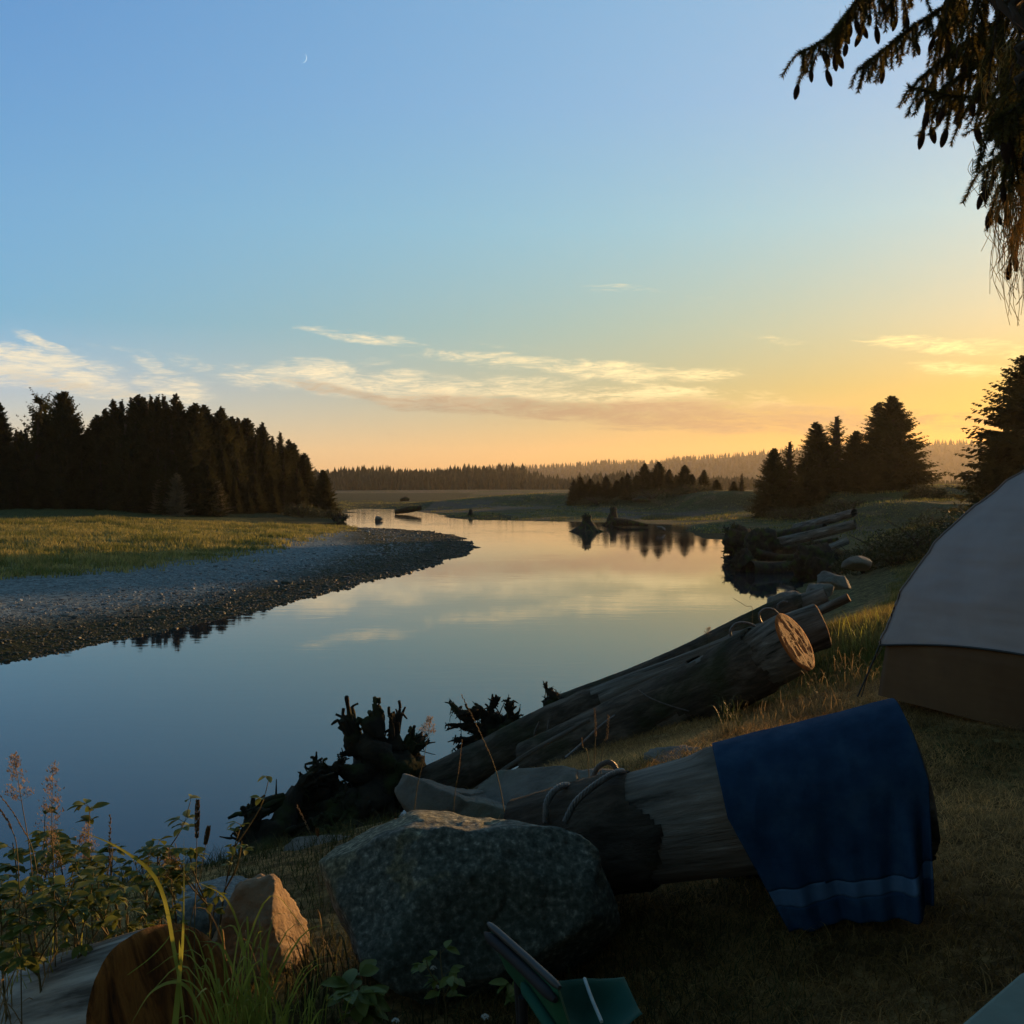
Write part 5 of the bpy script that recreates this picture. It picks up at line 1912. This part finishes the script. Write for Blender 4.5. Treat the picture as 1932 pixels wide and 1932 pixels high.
def overhang():
    tx, ty = 4.6, 3.2
    z0 = h1(tx, ty)
    root = thing('overhanging_spruce', 'cone-laden spruce whose drooping boughs hang into the upper right corner', 'tree', (tx, ty, z0))
    O = np.array([tx, ty, z0])
    tk = MB()
    tube(tk, resample([[0, 0, -.1], [.05, .03, 4], [0, .05, 9], [0, 0, 15]], 30), np.linspace(.30, .05, 30), 16, .15, freq=2)
    tk.build('trunk', M['bark_trunk'], root)
    cr, _ = conifer_mesh(15.0, 3.6, 77, levels=46, per=11, sprays=14, flat=.55, crown_start=.33, droop=.22)
    # keep the coarse crown out of the part of the tree where the boughs are modelled in detail
    cr.build('crown', M['needles_dark'], root, smooth=False)
    cm = cone_mesh()
    cones = []
    main = [
        [(1760, -170, 5.1), (1690, -80, 5.05), (1640, -20, 5.0), (1600, 25, 4.95), (1560, 72, 4.9), (1508, 100, 4.85)],
        [(1700, -120, 5.0), (1655, -50, 4.95), (1610, 10, 4.9), (1580, 60, 4.9)],
        [(1800, -150, 5.0), (1740, -70, 5.0), (1700, -20, 4.9), (1668, 25, 4.85)],
        [(1900, -80, 5.1), (1830, -20, 5.0), (1770, 20, 4.9), (1715, 55, 4.8), (1670, 92, 4.75), (1622, 130, 4.7)],
        [(1950, -20, 4.9), (1880, 40, 4.85), (1820, 85, 4.8), (1775, 115, 4.75), (1738, 150, 4.7)],
        [(1980, 60, 4.7), (1900, 110, 4.6), (1850, 140, 4.6), (1800, 150, 4.6), (1770, 178, 4.6)],
        [(1990, 215, 4.5), (1910, 200, 4.5), (1850, 186, 4.45), (1790, 180, 4.4), (1714, 164, 4.35)],
        [(1860, -80, 4.6), (1845, 0, 4.55), (1835, 60, 4.5), (1840, 130, 4.5)],
        [(1900, -80, 4.3), (1885, 20, 4.3), (1870, 110, 4.25), (1862, 190, 4.2)],
        [(1940, -60, 3.9), (1925, 60, 3.85), (1905, 150, 3.8), (1890, 215, 3.75)],
        [(1975, -30, 3.6), (1955, 80, 3.55), (1925, 170, 3.5), (1905, 235, 3.5)],
        [(1990, 60, 3.4), (1960, 150, 3.4), (1920, 200, 3.35), (1870, 232, 3.3)],
        [(1990, 120, 3.5), (1950, 200, 3.5), (1915, 260, 3.5), (1905, 290, 3.5)],
        [(2000, 250, 4.2), (1940, 270, 4.2), (1890, 290, 4.2), (1855, 318, 4.2)],
        [(2010, 330, 4.3), (1950, 335, 4.3), (1915, 345, 4.3), (1882, 352, 4.3)],
        [(2010, 380, 4.4), (1960, 400, 4.4), (1930, 420, 4.4), (1915, 432, 4.4)],
        [(1800, -60, 4.8), (1790, 0, 4.8), (1785, 50, 4.8), (1790, 90, 4.8)],
        [(1960, -40, 4.4), (1945, 40, 4.4), (1940, 120, 4.4), (1935, 220, 4.3), (1945, 300, 4.3)],
        [(1880, -90, 4.9), (1865, -20, 4.9), (1850, 60, 4.9), (1825, 120, 4.8), (1812, 165, 4.8)],
        [(1830, -100, 5.2), (1815, -30, 5.2), (1800, 30, 5.2), (1770, 80, 5.1)],
    ]
    for bi, b in enumerate(main):
        pts = np.array([P(*q) for q in b])
        # carry the branch back to the trunk
        tr = np.array([tx, ty, pts[0][2] + .25])
        wood, nd = MB(), MB()
        back = resample(np.vstack([tr, (tr + pts[0]) / 2 + [0, 0, .12], pts[:2]]), 14)
        p = resample(pts, 46)
        tube(wood, back - O, np.linspace(.03, .011, 14), 7, .1, cap=False)
        tube(wood, p - O, np.linspace(.011, .0025, 46), 6, .15, cap=False, freq=20)
        needles_on(nd, p[8:] - O, .0032, .026, 6, .0019)
        L = np.linalg.norm(np.diff(p, axis=0), axis=1).sum()
        nt = int(L / .022)
        for k in range(nt):
            s = (k + rng.random()) / nt
            i = min(int(s * 45), 44)
            tg = p[i + 1] - p[i]
            tg /= np.linalg.norm(tg)
            sd_ = np.cross(tg, [0, 0, 1.0])
            sd_ /= np.linalg.norm(sd_)
            sgn = 1 if k % 2 else -1
            hang = rng.uniform(.25, 1.15) if bi > 6 else rng.uniform(.2, .95)
            l = rng.uniform(.08, .30) * (1 - .5 * s)
            d = tg * rng.uniform(.2, .8) + sd_ * sgn * rng.uniform(.25, .8) + np.array([0, 0, -hang])
            d /= np.linalg.norm(d)
            q = resample([p[i], p[i] + d * l * .5 + [0, 0, .01], p[i] + d * l + [0, 0, -.03]], 9)
            tube(wood, q - O, np.linspace(.003, .0012, 9), 4, cap=False)
            needles_on(nd, q - O, .0034, .022, 6, .0019)
            if rng.random() < .30 and s > .25:
                cones.append((q[-1], rng.uniform(.055, .085), bi))
        br = wood.build('branch', M['bark_trunk'], root)
        nd.build('needles', M['needles_near'], br, smooth=False)
    random.Random(3).shuffle(cones)
    for c, l, bi in cones[:98]:
        o = bpy.data.objects.new('cone', cm)
        COL.objects.link(o)
        o.parent = root
        o.location = c - O
        o.scale = (l, l, l)
        o.rotation_euler = (random.uniform(-.35, .35), random.uniform(-.35, .35), random.uniform(0, 6))
    # beard lichen
    for (pl, n, sp, ll) in (([(1905, 250, 3.6), (1912, 320, 3.6), (1918, 400, 3.6), (1921, 460, 3.6)], 130, .03, .42), ([(1925, 250, 3.7), (1930, 320, 3.7), (1935, 380, 3.7)], 80, .03, .3),
                            ([(1842, 262, 3.5), (1838, 300, 3.5), (1833, 330, 3.5)], 8, .008, .12), ([(1800, 40, 4.8), (1802, 70, 4.8)], 14, .02, .12), ([(1600, 0, 4.9), (1602, 30, 4.9)], 8, .02, .1),
                            ([(1905, 90, 3.9), (1900, 150, 3.9), (1895, 200, 3.9)], 90, .05, .2)):
        lb = MB()
        pts = resample([P(*q) for q in pl], 20)
        for k in range(n):
            i = rng.integers(0, 13)
            a = pts[i] + rng.normal(0, sp, 3)
            l = ll * rng.uniform(.3, 1)
            q = resample([a, a + [rng.normal(0, .012), rng.normal(0, .012), -l * .4], a + [rng.normal(0, .02), rng.normal(0, .02), -l * .75], a + [rng.normal(0, .015), rng.normal(0, .015), -l]], 9)
            tube(lb, q - O, .0011, 3, cap=False)
        lb.build('beard_lichen', M['lichen'], root)


overhang()

# unseen spruces added behind and beside the camera to shade the foreground
for i, (x, y, h, pr, lb) in enumerate([(9.5, 2.0, 15, BROAD, 'unseen tall spruce added for shade right of the camp, beyond the frame'), (5.0, -4.0, 17, BROAD, 'unseen tall spruce added for shade behind the viewer, beside the overhanging one')]):
    conifer_thing('spruce_tree', lb, 'tree', None, pr[0], pr[1], (x, y, h1(x, y) - .1), h, i * 1.3, 1.15)

# ------------------------------------------------------------------ foreground plants
M['weed_leaf'] = mat('weed_leaf', [(.3, (.08, .11, .02)), (.7, (.20, .23, .05))], 12, 3, .55, .2, 60, transl=.35, bdist=.004)
M['weed_stem'] = mat('weed_stem', [(.3, (.09, .07, .03)), (.7, (.17, .14, .06))], 12, 3, .7, 0, transl=.1)
M['fresh_grass'] = mat('fresh_grass', [(.3, (.20, .23, .03)), (.7, (.42, .42, .08))], 9, 2, .55, 0, transl=.5)
M['seed'] = mat('seed_head', [(.3, (.22, .15, .09)), (.7, (.42, .31, .20))], 30, 2, .8, 0, transl=.35)
M['seed_dark'] = mat('brown_seed_head', [(.3, (.07, .045, .02)), (.7, (.16, .11, .05))], 30, 2, .9, .3, 90)


def leaf_shape(mb, base, d, n, l, w):
    """folded oval leaf from base along d"""
    s = np.cross(d, n)
    s /= np.linalg.norm(s) + 1e-9
    n = np.cross(s, d)
    ks = [0, .18, .42, .68, .88, 1]
    ws = [0.05, .62, 1, .82, .42, 0]
    ctr, lf, rt = [], [], []
    for k, q in zip(ks, ws):
        c = base + d * l * k - n * (.22 * l * k ** 2)
        ctr.append(c)
        lf.append(c - s * w * q * .5 + n * w * q * .16)
        rt.append(c + s * w * q * .5 + n * w * q * .16)
    v = np.array(lf + ctr + rt)
    m = len(ks)
    f = []
    for i in range(m - 1):
        f += [[i, m + i, m + i + 1, i + 1], [m + i, 2 * m + i, 2 * m + i + 1, m + i + 1]]
    mb.add(v, np.array(f))


def weed(label, u, vtop, D, lean=0, nl=9, seed=1, leafl=.055, group='leafy weeds at the lower left', mt='weed_leaf'):
    g = np.random.default_rng(seed)
    x = (u - 966) / FPX * D
    z = h1(x, D)
    top = P(u + lean, vtop, D)
    H = max(top[2] - z, .12)
    dx = top[0] - x
    root = thing('leafy_weed', label, 'plant', (x, D, z), group)
    st, lv = MB(), MB()
    p = resample([[0, 0, -.02], [dx * .25 + g.normal(0, .02), g.normal(0, .02), H * .45], [dx * .7, g.normal(0, .02), H * .8], [dx, 0, H]], 16)
    tube(st, p, np.linspace(.0045, .0018, 16), 6)
    stems = [p]
    for k in range(3):
        i = g.integers(5, 12)
        a = g.uniform(0, 6.28)
        l = H * g.uniform(.2, .45)
        q = resample([p[i], p[i] + [math.cos(a) * l * .4, math.sin(a) * l * .4, l * .55], p[i] + [math.cos(a) * l * .55, math.sin(a) * l * .55, l]], 9)
        tube(st, q, np.linspace(.003, .0014, 9), 5)
        stems.append(q)
    for sq in stems:
        for k in range(nl if sq is p else nl // 2):
            i = g.integers(max(2, len(sq) // 3), len(sq))
            b = sq[i]
            a = g.uniform(0, 6.28)
            pet = np.array([math.cos(a) * .02, math.sin(a) * .02, .012])
            tube(st, [b, b + pet * .5, b + pet], .0011, 4, cap=False)
            for t in (-.8, 0, .8):
                aa = a + t
                d = np.array([math.cos(aa), math.sin(aa), g.uniform(-.45, .45)])
                d /= np.linalg.norm(d)
                leaf_shape(lv, b + pet, d, np.array([g.normal(0, .3), g.normal(0, .3), 1.0]), leafl * g.uniform(.6, 1.15), leafl * .55)
    st.build('stem', M['weed_stem'], root)
    lv.build('leaves', M[mt], root)
    return root


W = [(25, 1590, 3.7, 'leftmost leafy weed, cut by the left edge of the photo'), (75, 1572, 3.8, 'tall leafy weed just right of the leftmost one'), (120, 1612, 3.6, 'leafy weed between the two leafy tops at the lower left'),
     (165, 1600, 3.9, 'bushy leafy weed left of the thin dark seed spike'), (215, 1612, 3.8, 'large-leaved weed beside the thin dark seed spike'), (262, 1640, 3.7, 'leafy weed with brown wilting leaves behind the arching blade'),
     (287, 1595, 4.0, 'slim weed with three top leaves right of the seed spike'), (335, 1660, 3.9, 'low leafy weed under the thick brown seed head'), (366, 1605, 3.8, 'weed with curled brown leaves next to the thick brown seed head'),
     (55, 1700, 3.3, 'shaded low weed above the pale sawn log, left one'), (140, 1720, 3.3, 'shaded low weed above the pale sawn log, right one'), (238, 1700, 3.5, 'low weed at the rim of the pale sawn log'),
     (10, 1690, 3.4, 'dark weed in the left edge above the sawn log'), (190, 1660, 3.5, 'mid-height weed at the back of the leafy group'), (310, 1720, 3.7, 'small weed between the sawn log and the golden boulder')]
for i, (u, v, D, lb) in enumerate(W):
    weed(lb, u, v, D, random.uniform(-15, 15), 10, 100 + i, .05 if i % 3 else .062)
weed('thin bent weed with star-shaped leaves reaching right over the water', 400, 1556, 4.0, 55, 4, 131, .045, None)
weed('small leafy sprig between the speckled boulder and the camp chair', 838, 1838, 3.2, 0, 5, 132, .05, None)
weed('pale broad-leaved sprig beside the green camp chair', 1000, 1862, 3.3, -25, 4, 133, .06, None)
weed('broad-leaved plant in the dark hollow below the speckled boulder', 668, 1870, 3.1, 0, 6, 134, .09, None)


def seed_stalk(label, pts, kind, hl, seed=1, group='seed-headed grass stalks', cat='grass stalk'):
    g = np.random.default_rng(seed)
    P_ = np.array([P(*q) for q in pts])
    gz = h1(P_[0][0], P_[0][1])
    P_[0][2] = min(P_[0][2], gz + .02)
    c = P_[0].copy()
    root = thing('grass_stalk', label, cat, tuple(c), group)
    p = resample(P_ - c, 40)
    st, hd = MB(), MB()
    tube(st, p, np.linspace(.0022, .0009, 40), 5)
    n = int(40 * hl)
    if kind == 'open':
        for k in range(60):
            i = g.integers(39 - n, 40)
            f = (39 - i) / max(n, 1)
            a = g.uniform(0, 6.28)
            l = .008 + .042 * f * g.uniform(.3, 1)
            e = p[i] + [math.cos(a) * l, math.sin(a) * l, l * .6]
            tube(st, [p[i], (p[i] + e) / 2 + [0, 0, .002], e], .0004, 3, cap=False)
            for q in range(6):
                b = e + g.normal(0, .005, 3)
                d = np.array([g.normal(0, .6), g.normal(0, .6), 1])
                d /= np.linalg.norm(d)
                leaf_shape(hd, b, d, np.array([1, 0, 0.]) + g.normal(0, .5, 3), .010, .0035)
    elif kind == 'thick':
        for k in range(340):
            i = g.uniform(39 - n, 39)
            f = (39 - i) / max(n, 1)
            ii = int(i)
            r = .0075 * math.sin(min(1, f + .12) * math.pi * .86) ** .5
            a = g.uniform(0, 6.28)
            b = p[ii] + (p[min(ii + 1, 39)] - p[ii]) * (i - ii) + np.array([math.cos(a), math.sin(a), 0]) * r * .6
            d = np.array([math.cos(a) * .6, math.sin(a) * .6, .8])
            leaf_shape(hd, b, d, np.array([math.cos(a), math.sin(a), 0.3]), .009, .004)
    else:     # spike: alternating spikelets along the stem
        for k in range(22):
            i = int(39 - n + k / 22 * n)
            a = 0 if k % 2 else math.pi
            b = p[min(i, 39)]
            tgt = p[min(i + 2, 39)] - p[min(i, 37)]
            tgt /= np.linalg.norm(tgt) + 1e-9
            d = tgt + np.array([math.cos(a + seed) * .35, math.sin(a + seed) * .35, 0])
            d /= np.linalg.norm(d)
            for q in range(2):
                leaf_shape(hd, b, d, np.array([0, 1.0, 0]) + g.normal(0, .3, 3), .014, .005)
    st.build('stem', M['weed_stem'], root)
    hd.build('seed_head', M['seed_dark' if kind == 'thick' else 'seed'], root)
    return root


SS = [([(70, 1800, 3.5), (60, 1650, 3.5), (42, 1520, 3.5), (26, 1428, 3.5)], 'open', .30, 'reddish plume of grass nearest the left edge'),
      ([(105, 1830, 3.4), (102, 1680, 3.4), (98, 1560, 3.4), (99, 1450, 3.4)], 'open', .36, 'tall open grass plume second from the left edge'),
      ([(110, 1760, 3.6), (104, 1700, 3.6), (100, 1640, 3.6), (97, 1565, 3.6)], 'open', .5, 'shorter pale plume below the tall open one'),
      ([(90, 1800, 3.4), (70, 1650, 3.4), (35, 1550, 3.4), (-25, 1470, 3.4)], 'spike', .45, 'dark braided spike leaning in from the left edge, upper one'),
      ([(40, 1800, 3.3), (35, 1650, 3.3), (20, 1560, 3.3), (-20, 1505, 3.3)], 'spike', .35, 'pale braided spike leaning in from the left edge, lower one'),
      ([(190, 1800, 3.6), (200, 1700, 3.6), (206, 1620, 3.6), (208, 1536, 3.6)], 'spike', .40, 'thin upright dark grass spike above the leafy weeds'),
      ([(170, 1790, 3.9), (160, 1700, 3.9), (160, 1620, 3.9), (165, 1558, 3.9)], 'open', .35, 'faint little plume left of the upright dark spike'),
      ([(365, 1880, 3.2), (367, 1760, 3.2), (370, 1640, 3.2), (373, 1512, 3.2)], 'thick', .19, 'tall stalk with the thick brown seed head over the water'),
      ([(350, 1880, 3.3), (355, 1780, 3.3), (368, 1700, 3.3), (394, 1562, 3.3)], 'thick', .09, 'stalk with the small dark seed head beside the thick brown one'),
      ([(620, 1860, 3.6), (616, 1780, 3.6), (606, 1720, 3.6), (600, 1650, 3.6)], 'spike', .2, 'thin stalk standing in front of the speckled boulder, left side'),
      ([(330, 1760, 3.8), (325, 1700, 3.8), (322, 1650, 3.8), (324, 1610, 3.8)], 'open', .4, 'small rosy plume low behind the thick brown seed head'),
      ([(770, 1560, 4.9), (785, 1500, 4.9), (800, 1430, 4.9), (812, 1358, 4.9)], 'open', .16, 'single stalk with a feathery tip right of the big root mass'),
      ([(850, 1540, 5.2), (858, 1500, 5.2), (866, 1450, 5.2), (872, 1395, 5.2)], 'spike', .4, 'thin upright stalk over the mossy end of the smooth grey log'),
      ([(965, 1560, 5.0), (940, 1470, 5.0), (900, 1370, 5.0), (870, 1310, 5.0)], 'spike', .5, 'long thin stalk leaning left across the fan of blackened roots'),
      ([(600, 1650, 5.0), (590, 1590, 5.0), (580, 1560, 5.0), (560, 1520, 5.0)], 'spike', .4, 'thin stalk bending in front of the mossy limb of the root mass'),
      ([(610, 1620, 4.6), (605, 1600, 4.6), (600, 1580, 4.6), (598, 1565, 4.6)], 'thick', .3, 'short stalk with an oval head at the left rim of the speckled boulder'),
      ([(1120, 1470, 4.6), (1122, 1430, 4.6), (1124, 1380, 4.6), (1122, 1338, 4.6)], 'spike', .45, 'tallest golden stalk on top of the towel log'),
      ([(1128, 1470, 4.6), (1135, 1430, 4.6), (1145, 1390, 4.6), (1148, 1350, 4.6)], 'spike', .5, 'second golden stalk on top of the towel log'),
      ([(1116, 1470, 4.6), (1110, 1440, 4.6), (1100, 1410, 4.6), (1098, 1395, 4.6)], 'spike', .3, 'golden stalk with a pink tip on top of the towel log'),
      ([(1400, 1180, 10), (1420, 1160, 10), (1406, 1143, 10), (1382, 1128, 10)], 'spike', .6, 'wispy stalk over the water above the left cable loop'),
      ([(1340, 1240, 9.9), (1338, 1215, 9.9), (1334, 1200, 9.9), (1338, 1185, 9.9)], 'open', .4, 'tiny twiggy stalk on the smooth grey log')]
for i, (pp, kd, hl, lb) in enumerate(SS):
    seed_stalk(lb, pp, kd, hl, 200 + i)


def blade_mesh(mb, pts, w, n=22):
    p = resample(pts, n)
    t, a, b = frames(p)
    k = np.linspace(0, 1, n)
    ww = w * np.minimum(1, (1 - k) * 2.4) * np.clip(k * 6 + .5, 0, 1) * .5
    side = a * .85 + b * .5
    v = np.concatenate([p - side * ww[:, None], p + b * .0005, p + side * ww[:, None]])
    i = np.arange(n - 1)
    f = np.concatenate([np.stack([i, i + n, i + n + 1, i + 1], -1), np.stack([i + n, i + 2 * n, i + 2 * n + 1, i + n + 1], -1)])
    mb.add(v, f)


def long_blade(label, pts, w):
    c = P(*pts[0])
    mb = MB()
    blade_mesh(mb, [P(*q) for q in pts], w)
    o = mb.build('long_grass', M['fresh_grass'], loc=tuple(c))
    return tag(o, label, 'grass blade', 'long single grass blades at the lower left')


long_blade('long arching yellow blade rising left of the thick brown seed head', [(352, 1960, 2.9), (330, 1800, 2.95), (298, 1665, 3.0), (225, 1600, 3.05), (135, 1562, 3.1)], .011)
long_blade('upright blade crossing the sawn log end, middle one', [(330, 1990, 2.8), (340, 1850, 2.8), (346, 1740, 2.85), (347, 1580, 2.9)], .009)
long_blade('broad bright blade over the sawn log end', [(322, 1990, 2.75), (332, 1900, 2.75), (340, 1820, 2.78), (338, 1770, 2.8)], .016)
long_blade('blade bowing down-right past the golden boulder to a drooping tip', [(420, 1930, 3.0), (500, 1700, 3.0), (560, 1735, 3.0), (598, 1810, 3.0), (594, 1880, 3.0)], .010)
long_blade('blade curving across the water towards the golden boulder', [(470, 1930, 3.1), (462, 1800, 3.1), (430, 1700, 3.1), (375, 1665, 3.15)], .008)
long_blade('blade curling left across the lower face of the sawn log', [(400, 1960, 2.85), (350, 1860, 2.85), (290, 1868, 2.85), (245, 1935, 2.85)], .011)
long_blade('thin straight blade leaning over the top of the sawn log end', [(240, 1840, 3.0), (280, 1810, 3.0), (310, 1780, 3.0), (330, 1752, 3.0)], .007)


def tuft(name, label, u, v, D, n, h, spread, mt, seed=1, w=.007, group=None, splay=.55, rise=1.0, cat='grass tuft'):
    g = np.random.default_rng(seed)
    c = P(u, v, D)
    gz = h1(c[0], c[1])
    c[2] = gz - .01
    mb = MB()
    for k in range(n):
        b = np.array([g.normal(0, spread), g.normal(0, spread), 0])
        a = g.uniform(0, 6.28)
        hh = h * g.uniform(.45, 1.05)
        d = np.array([math.cos(a), math.sin(a), 0])
        o = splay * hh * g.uniform(.15, 1)
        droop = g.uniform(0, .35) * hh
        blade_mesh(mb, [b, b + d * o * .25 + [0, 0, hh * .5 * rise], b + d * o * .65 + [0, 0, hh * .9 * rise], b + d * o * 1.1 + [0, 0, (hh - droop * .6) * rise]], w * g.uniform(.6, 1.2), 12)
    o = mb.build(name, M[mt])
    o.location = c
    return tag(o, label, cat, group)


M['dry_blade'] = mat('dry_blade', [(.3, (.20, .14, .06)), (.7, (.38, .27, .13))], 9, 2, .6, 0, transl=.45)
M['dark_blade'] = mat('dark_blade', [(.3, (.03, .045, .015)), (.7, (.07, .085, .03))], 9, 2, .6, 0, transl=.3)
tuft('grass_tuft', 'bright yellow-green grass tuft between the sawn log end and the golden boulder', 455, 1930, 3.0, 95, .52, .05, 'fresh_grass', 1, .0075)
tuft('grass_tuft', 'smaller bright tuft leaning at the right foot of the big bright tuft', 530, 1940, 2.95, 40, .36, .04, 'fresh_grass', 2, .006)
tuft('grass_tuft', 'ragged half-dry tuft at the bottom edge under the big bright tuft', 490, 1990, 2.75, 30, .25, .05, 'dry_blade', 3, .006)
tuft('grass_tuft', 'dark spiky sedge tuft growing against the bark-patched log', 1375, 1375, 7.4, 70, .30, .05, 'dark_blade', 4, .007)
tuft('grass_tuft', 'golden dry tuft on top of the towel log by the cable arch', 1125, 1475, 4.6, 70, .15, .06, 'dry_blade', 5, .003, splay=1.0)
tuft('grass_tuft', 'small golden tuft at the upper edge of the towel log', 1250, 1435, 4.9, 50, .09, .08, 'dry_blade', 6, .003, splay=1.2)
for i, (u, v, D, h, lb) in enumerate([(1610, 1210, 10.5, .5, 'green sedge tuft above the dark orange log end'), (1650, 1180, 11.5, .4, 'sedge tuft left of the tent, behind the green one'), (1600, 1265, 9, .38, 'wispy golden tuft at the dark orange log end'),
                                      (1555, 1290, 8.3, .3, 'wispy golden tuft below the bright orange log end'), (1640, 1290, 8.4, .3, 'dry tuft beside the tent pole'), (1500, 1345, 7.6, .22, 'low golden tuft between the log end and the towel'),
                                      (1440, 1370, 7.2, .2, 'low golden tuft left of the one by the log end'), (1575, 1330, 7.4, .2, 'low sunlit tuft just above the towel top')]):
    tuft('grass_tuft', lb, u, v, D, 46, h, .09, 'fresh_grass' if i < 2 else 'dry_blade', 20 + i, .005 if i < 2 else .0035, 'grass tufts between the logs and the tent')
for i, (u, v, D, h, kd, lb) in enumerate([(40, 1830, 3.4, .42, 'dry_blade', 'dry thin grass among the weeds at the left edge'), (130, 1800, 3.5, .40, 'fresh_grass', 'green thin grass behind the pale sawn log, left clump'),
                                      (225, 1790, 3.5, .40, 'dry_blade', 'dry thin grass behind the pale sawn log'), (320, 1800, 3.4, .38, 'fresh_grass', 'green thin grass rising at the top of the sawn log end'),
                                      (400, 1850, 3.5, .40, 'dry_blade', 'dry wisps left of the golden boulder'), (650, 1800, 3.75, .22, 'dry_blade', 'dry wisps under the left overhang of the speckled boulder'),
                                      (560, 1900, 3.1, .34, 'fresh_grass', 'bright blades right of the golden boulder foot')]):
    tuft('grass_tuft', lb, u, v, D, 34, h, .08, kd, 60 + i, .0042, 'grass tufts among the weeds')
tuft('grass_tuft', 'dark grass tuft in the hollow left of the speckled boulder', 585, 1850, 3.5, 50, .26, .07, 'dark_blade', 31, .005)
tuft('grass_tuft', 'short green tuft at the foot of the flat-topped slab', 1000, 1520, 5.4, 40, .16, .06, 'dark_blade', 32, .006)
# clover heads
for i, (u, v, D, lb) in enumerate([(818, 1826, 3.25, 'white clover head left of the camp chair, upper one'), (822, 1862, 3.2, 'small white clover head just below the upper one'), (746, 1925, 2.9, 'white clover head at the bottom edge'), (915, 1918, 2.6, 'white clover head close under the camp chair rail')]):
    c = P(u, v, D)
    gz = h1(c[0], c[1])
    root = thing('clover', lb, 'flower', (c[0], c[1], gz), 'white clover heads')
    st, hd = MB(), MB()
    hz = max(c[2] - gz, .05)
    tube(st, resample([[0, 0, 0], [.006, 0, hz * .5], [0, 0, hz]], 6), .0012, 5)
    for k in range(60):
        d = rng.normal(0, 1, 3)
        d /= np.linalg.norm(d)
        d[2] = abs(d[2]) * .8 - .2
        leaf_shape(hd, np.array([0, 0, hz]) + d * .003, d, np.array([.3, 0, 1.0]), .009, .003)
    st.build('stem', M['weed_stem'], root)
    M.setdefault('petal', mat('clover_petal', [(.3, (.5, .5, .45)), (.7, (.7, .7, .65))], 20, 2, .7, 0, transl=.3))
    hd.build('flower_head', M['petal'], root)


# ------------------------------------------------------------------ evening haze
def haze():
    m = bpy.data.materials.new('haze')
    m.use_nodes = True
    N, L = m.node_tree.nodes, m.node_tree.links
    N.remove(N['Principled BSDF'])
    v = N.new('ShaderNodeVolumePrincipled')
    v.inputs['Color'].default_value = (.97, .88, .72, 1)
    v.inputs['Density'].default_value = .00009
    v.inputs['Anisotropy'].default_value = .5
    L.new(v.outputs[0], N['Material Output'].inputs['Volume'])
    mb = MB()
    x0, x1, y0, y1, z0, z1 = -4050, 4050, -4050, 4050, -3.5, 150
    V = [(x, y, z) for z in (z0, z1) for y in (y0, y1) for x in (x0, x1)]
    mb.add(V, np.array([[0, 2, 3, 1], [4, 5, 7, 6], [0, 1, 5, 4], [2, 6, 7, 3], [0, 4, 6, 2], [1, 3, 7, 5]]))
    o = mb.build('haze', m, smooth=False)
    tag(o, 'warm evening haze over the river flats and hills', 'haze', kind='stuff')


haze()
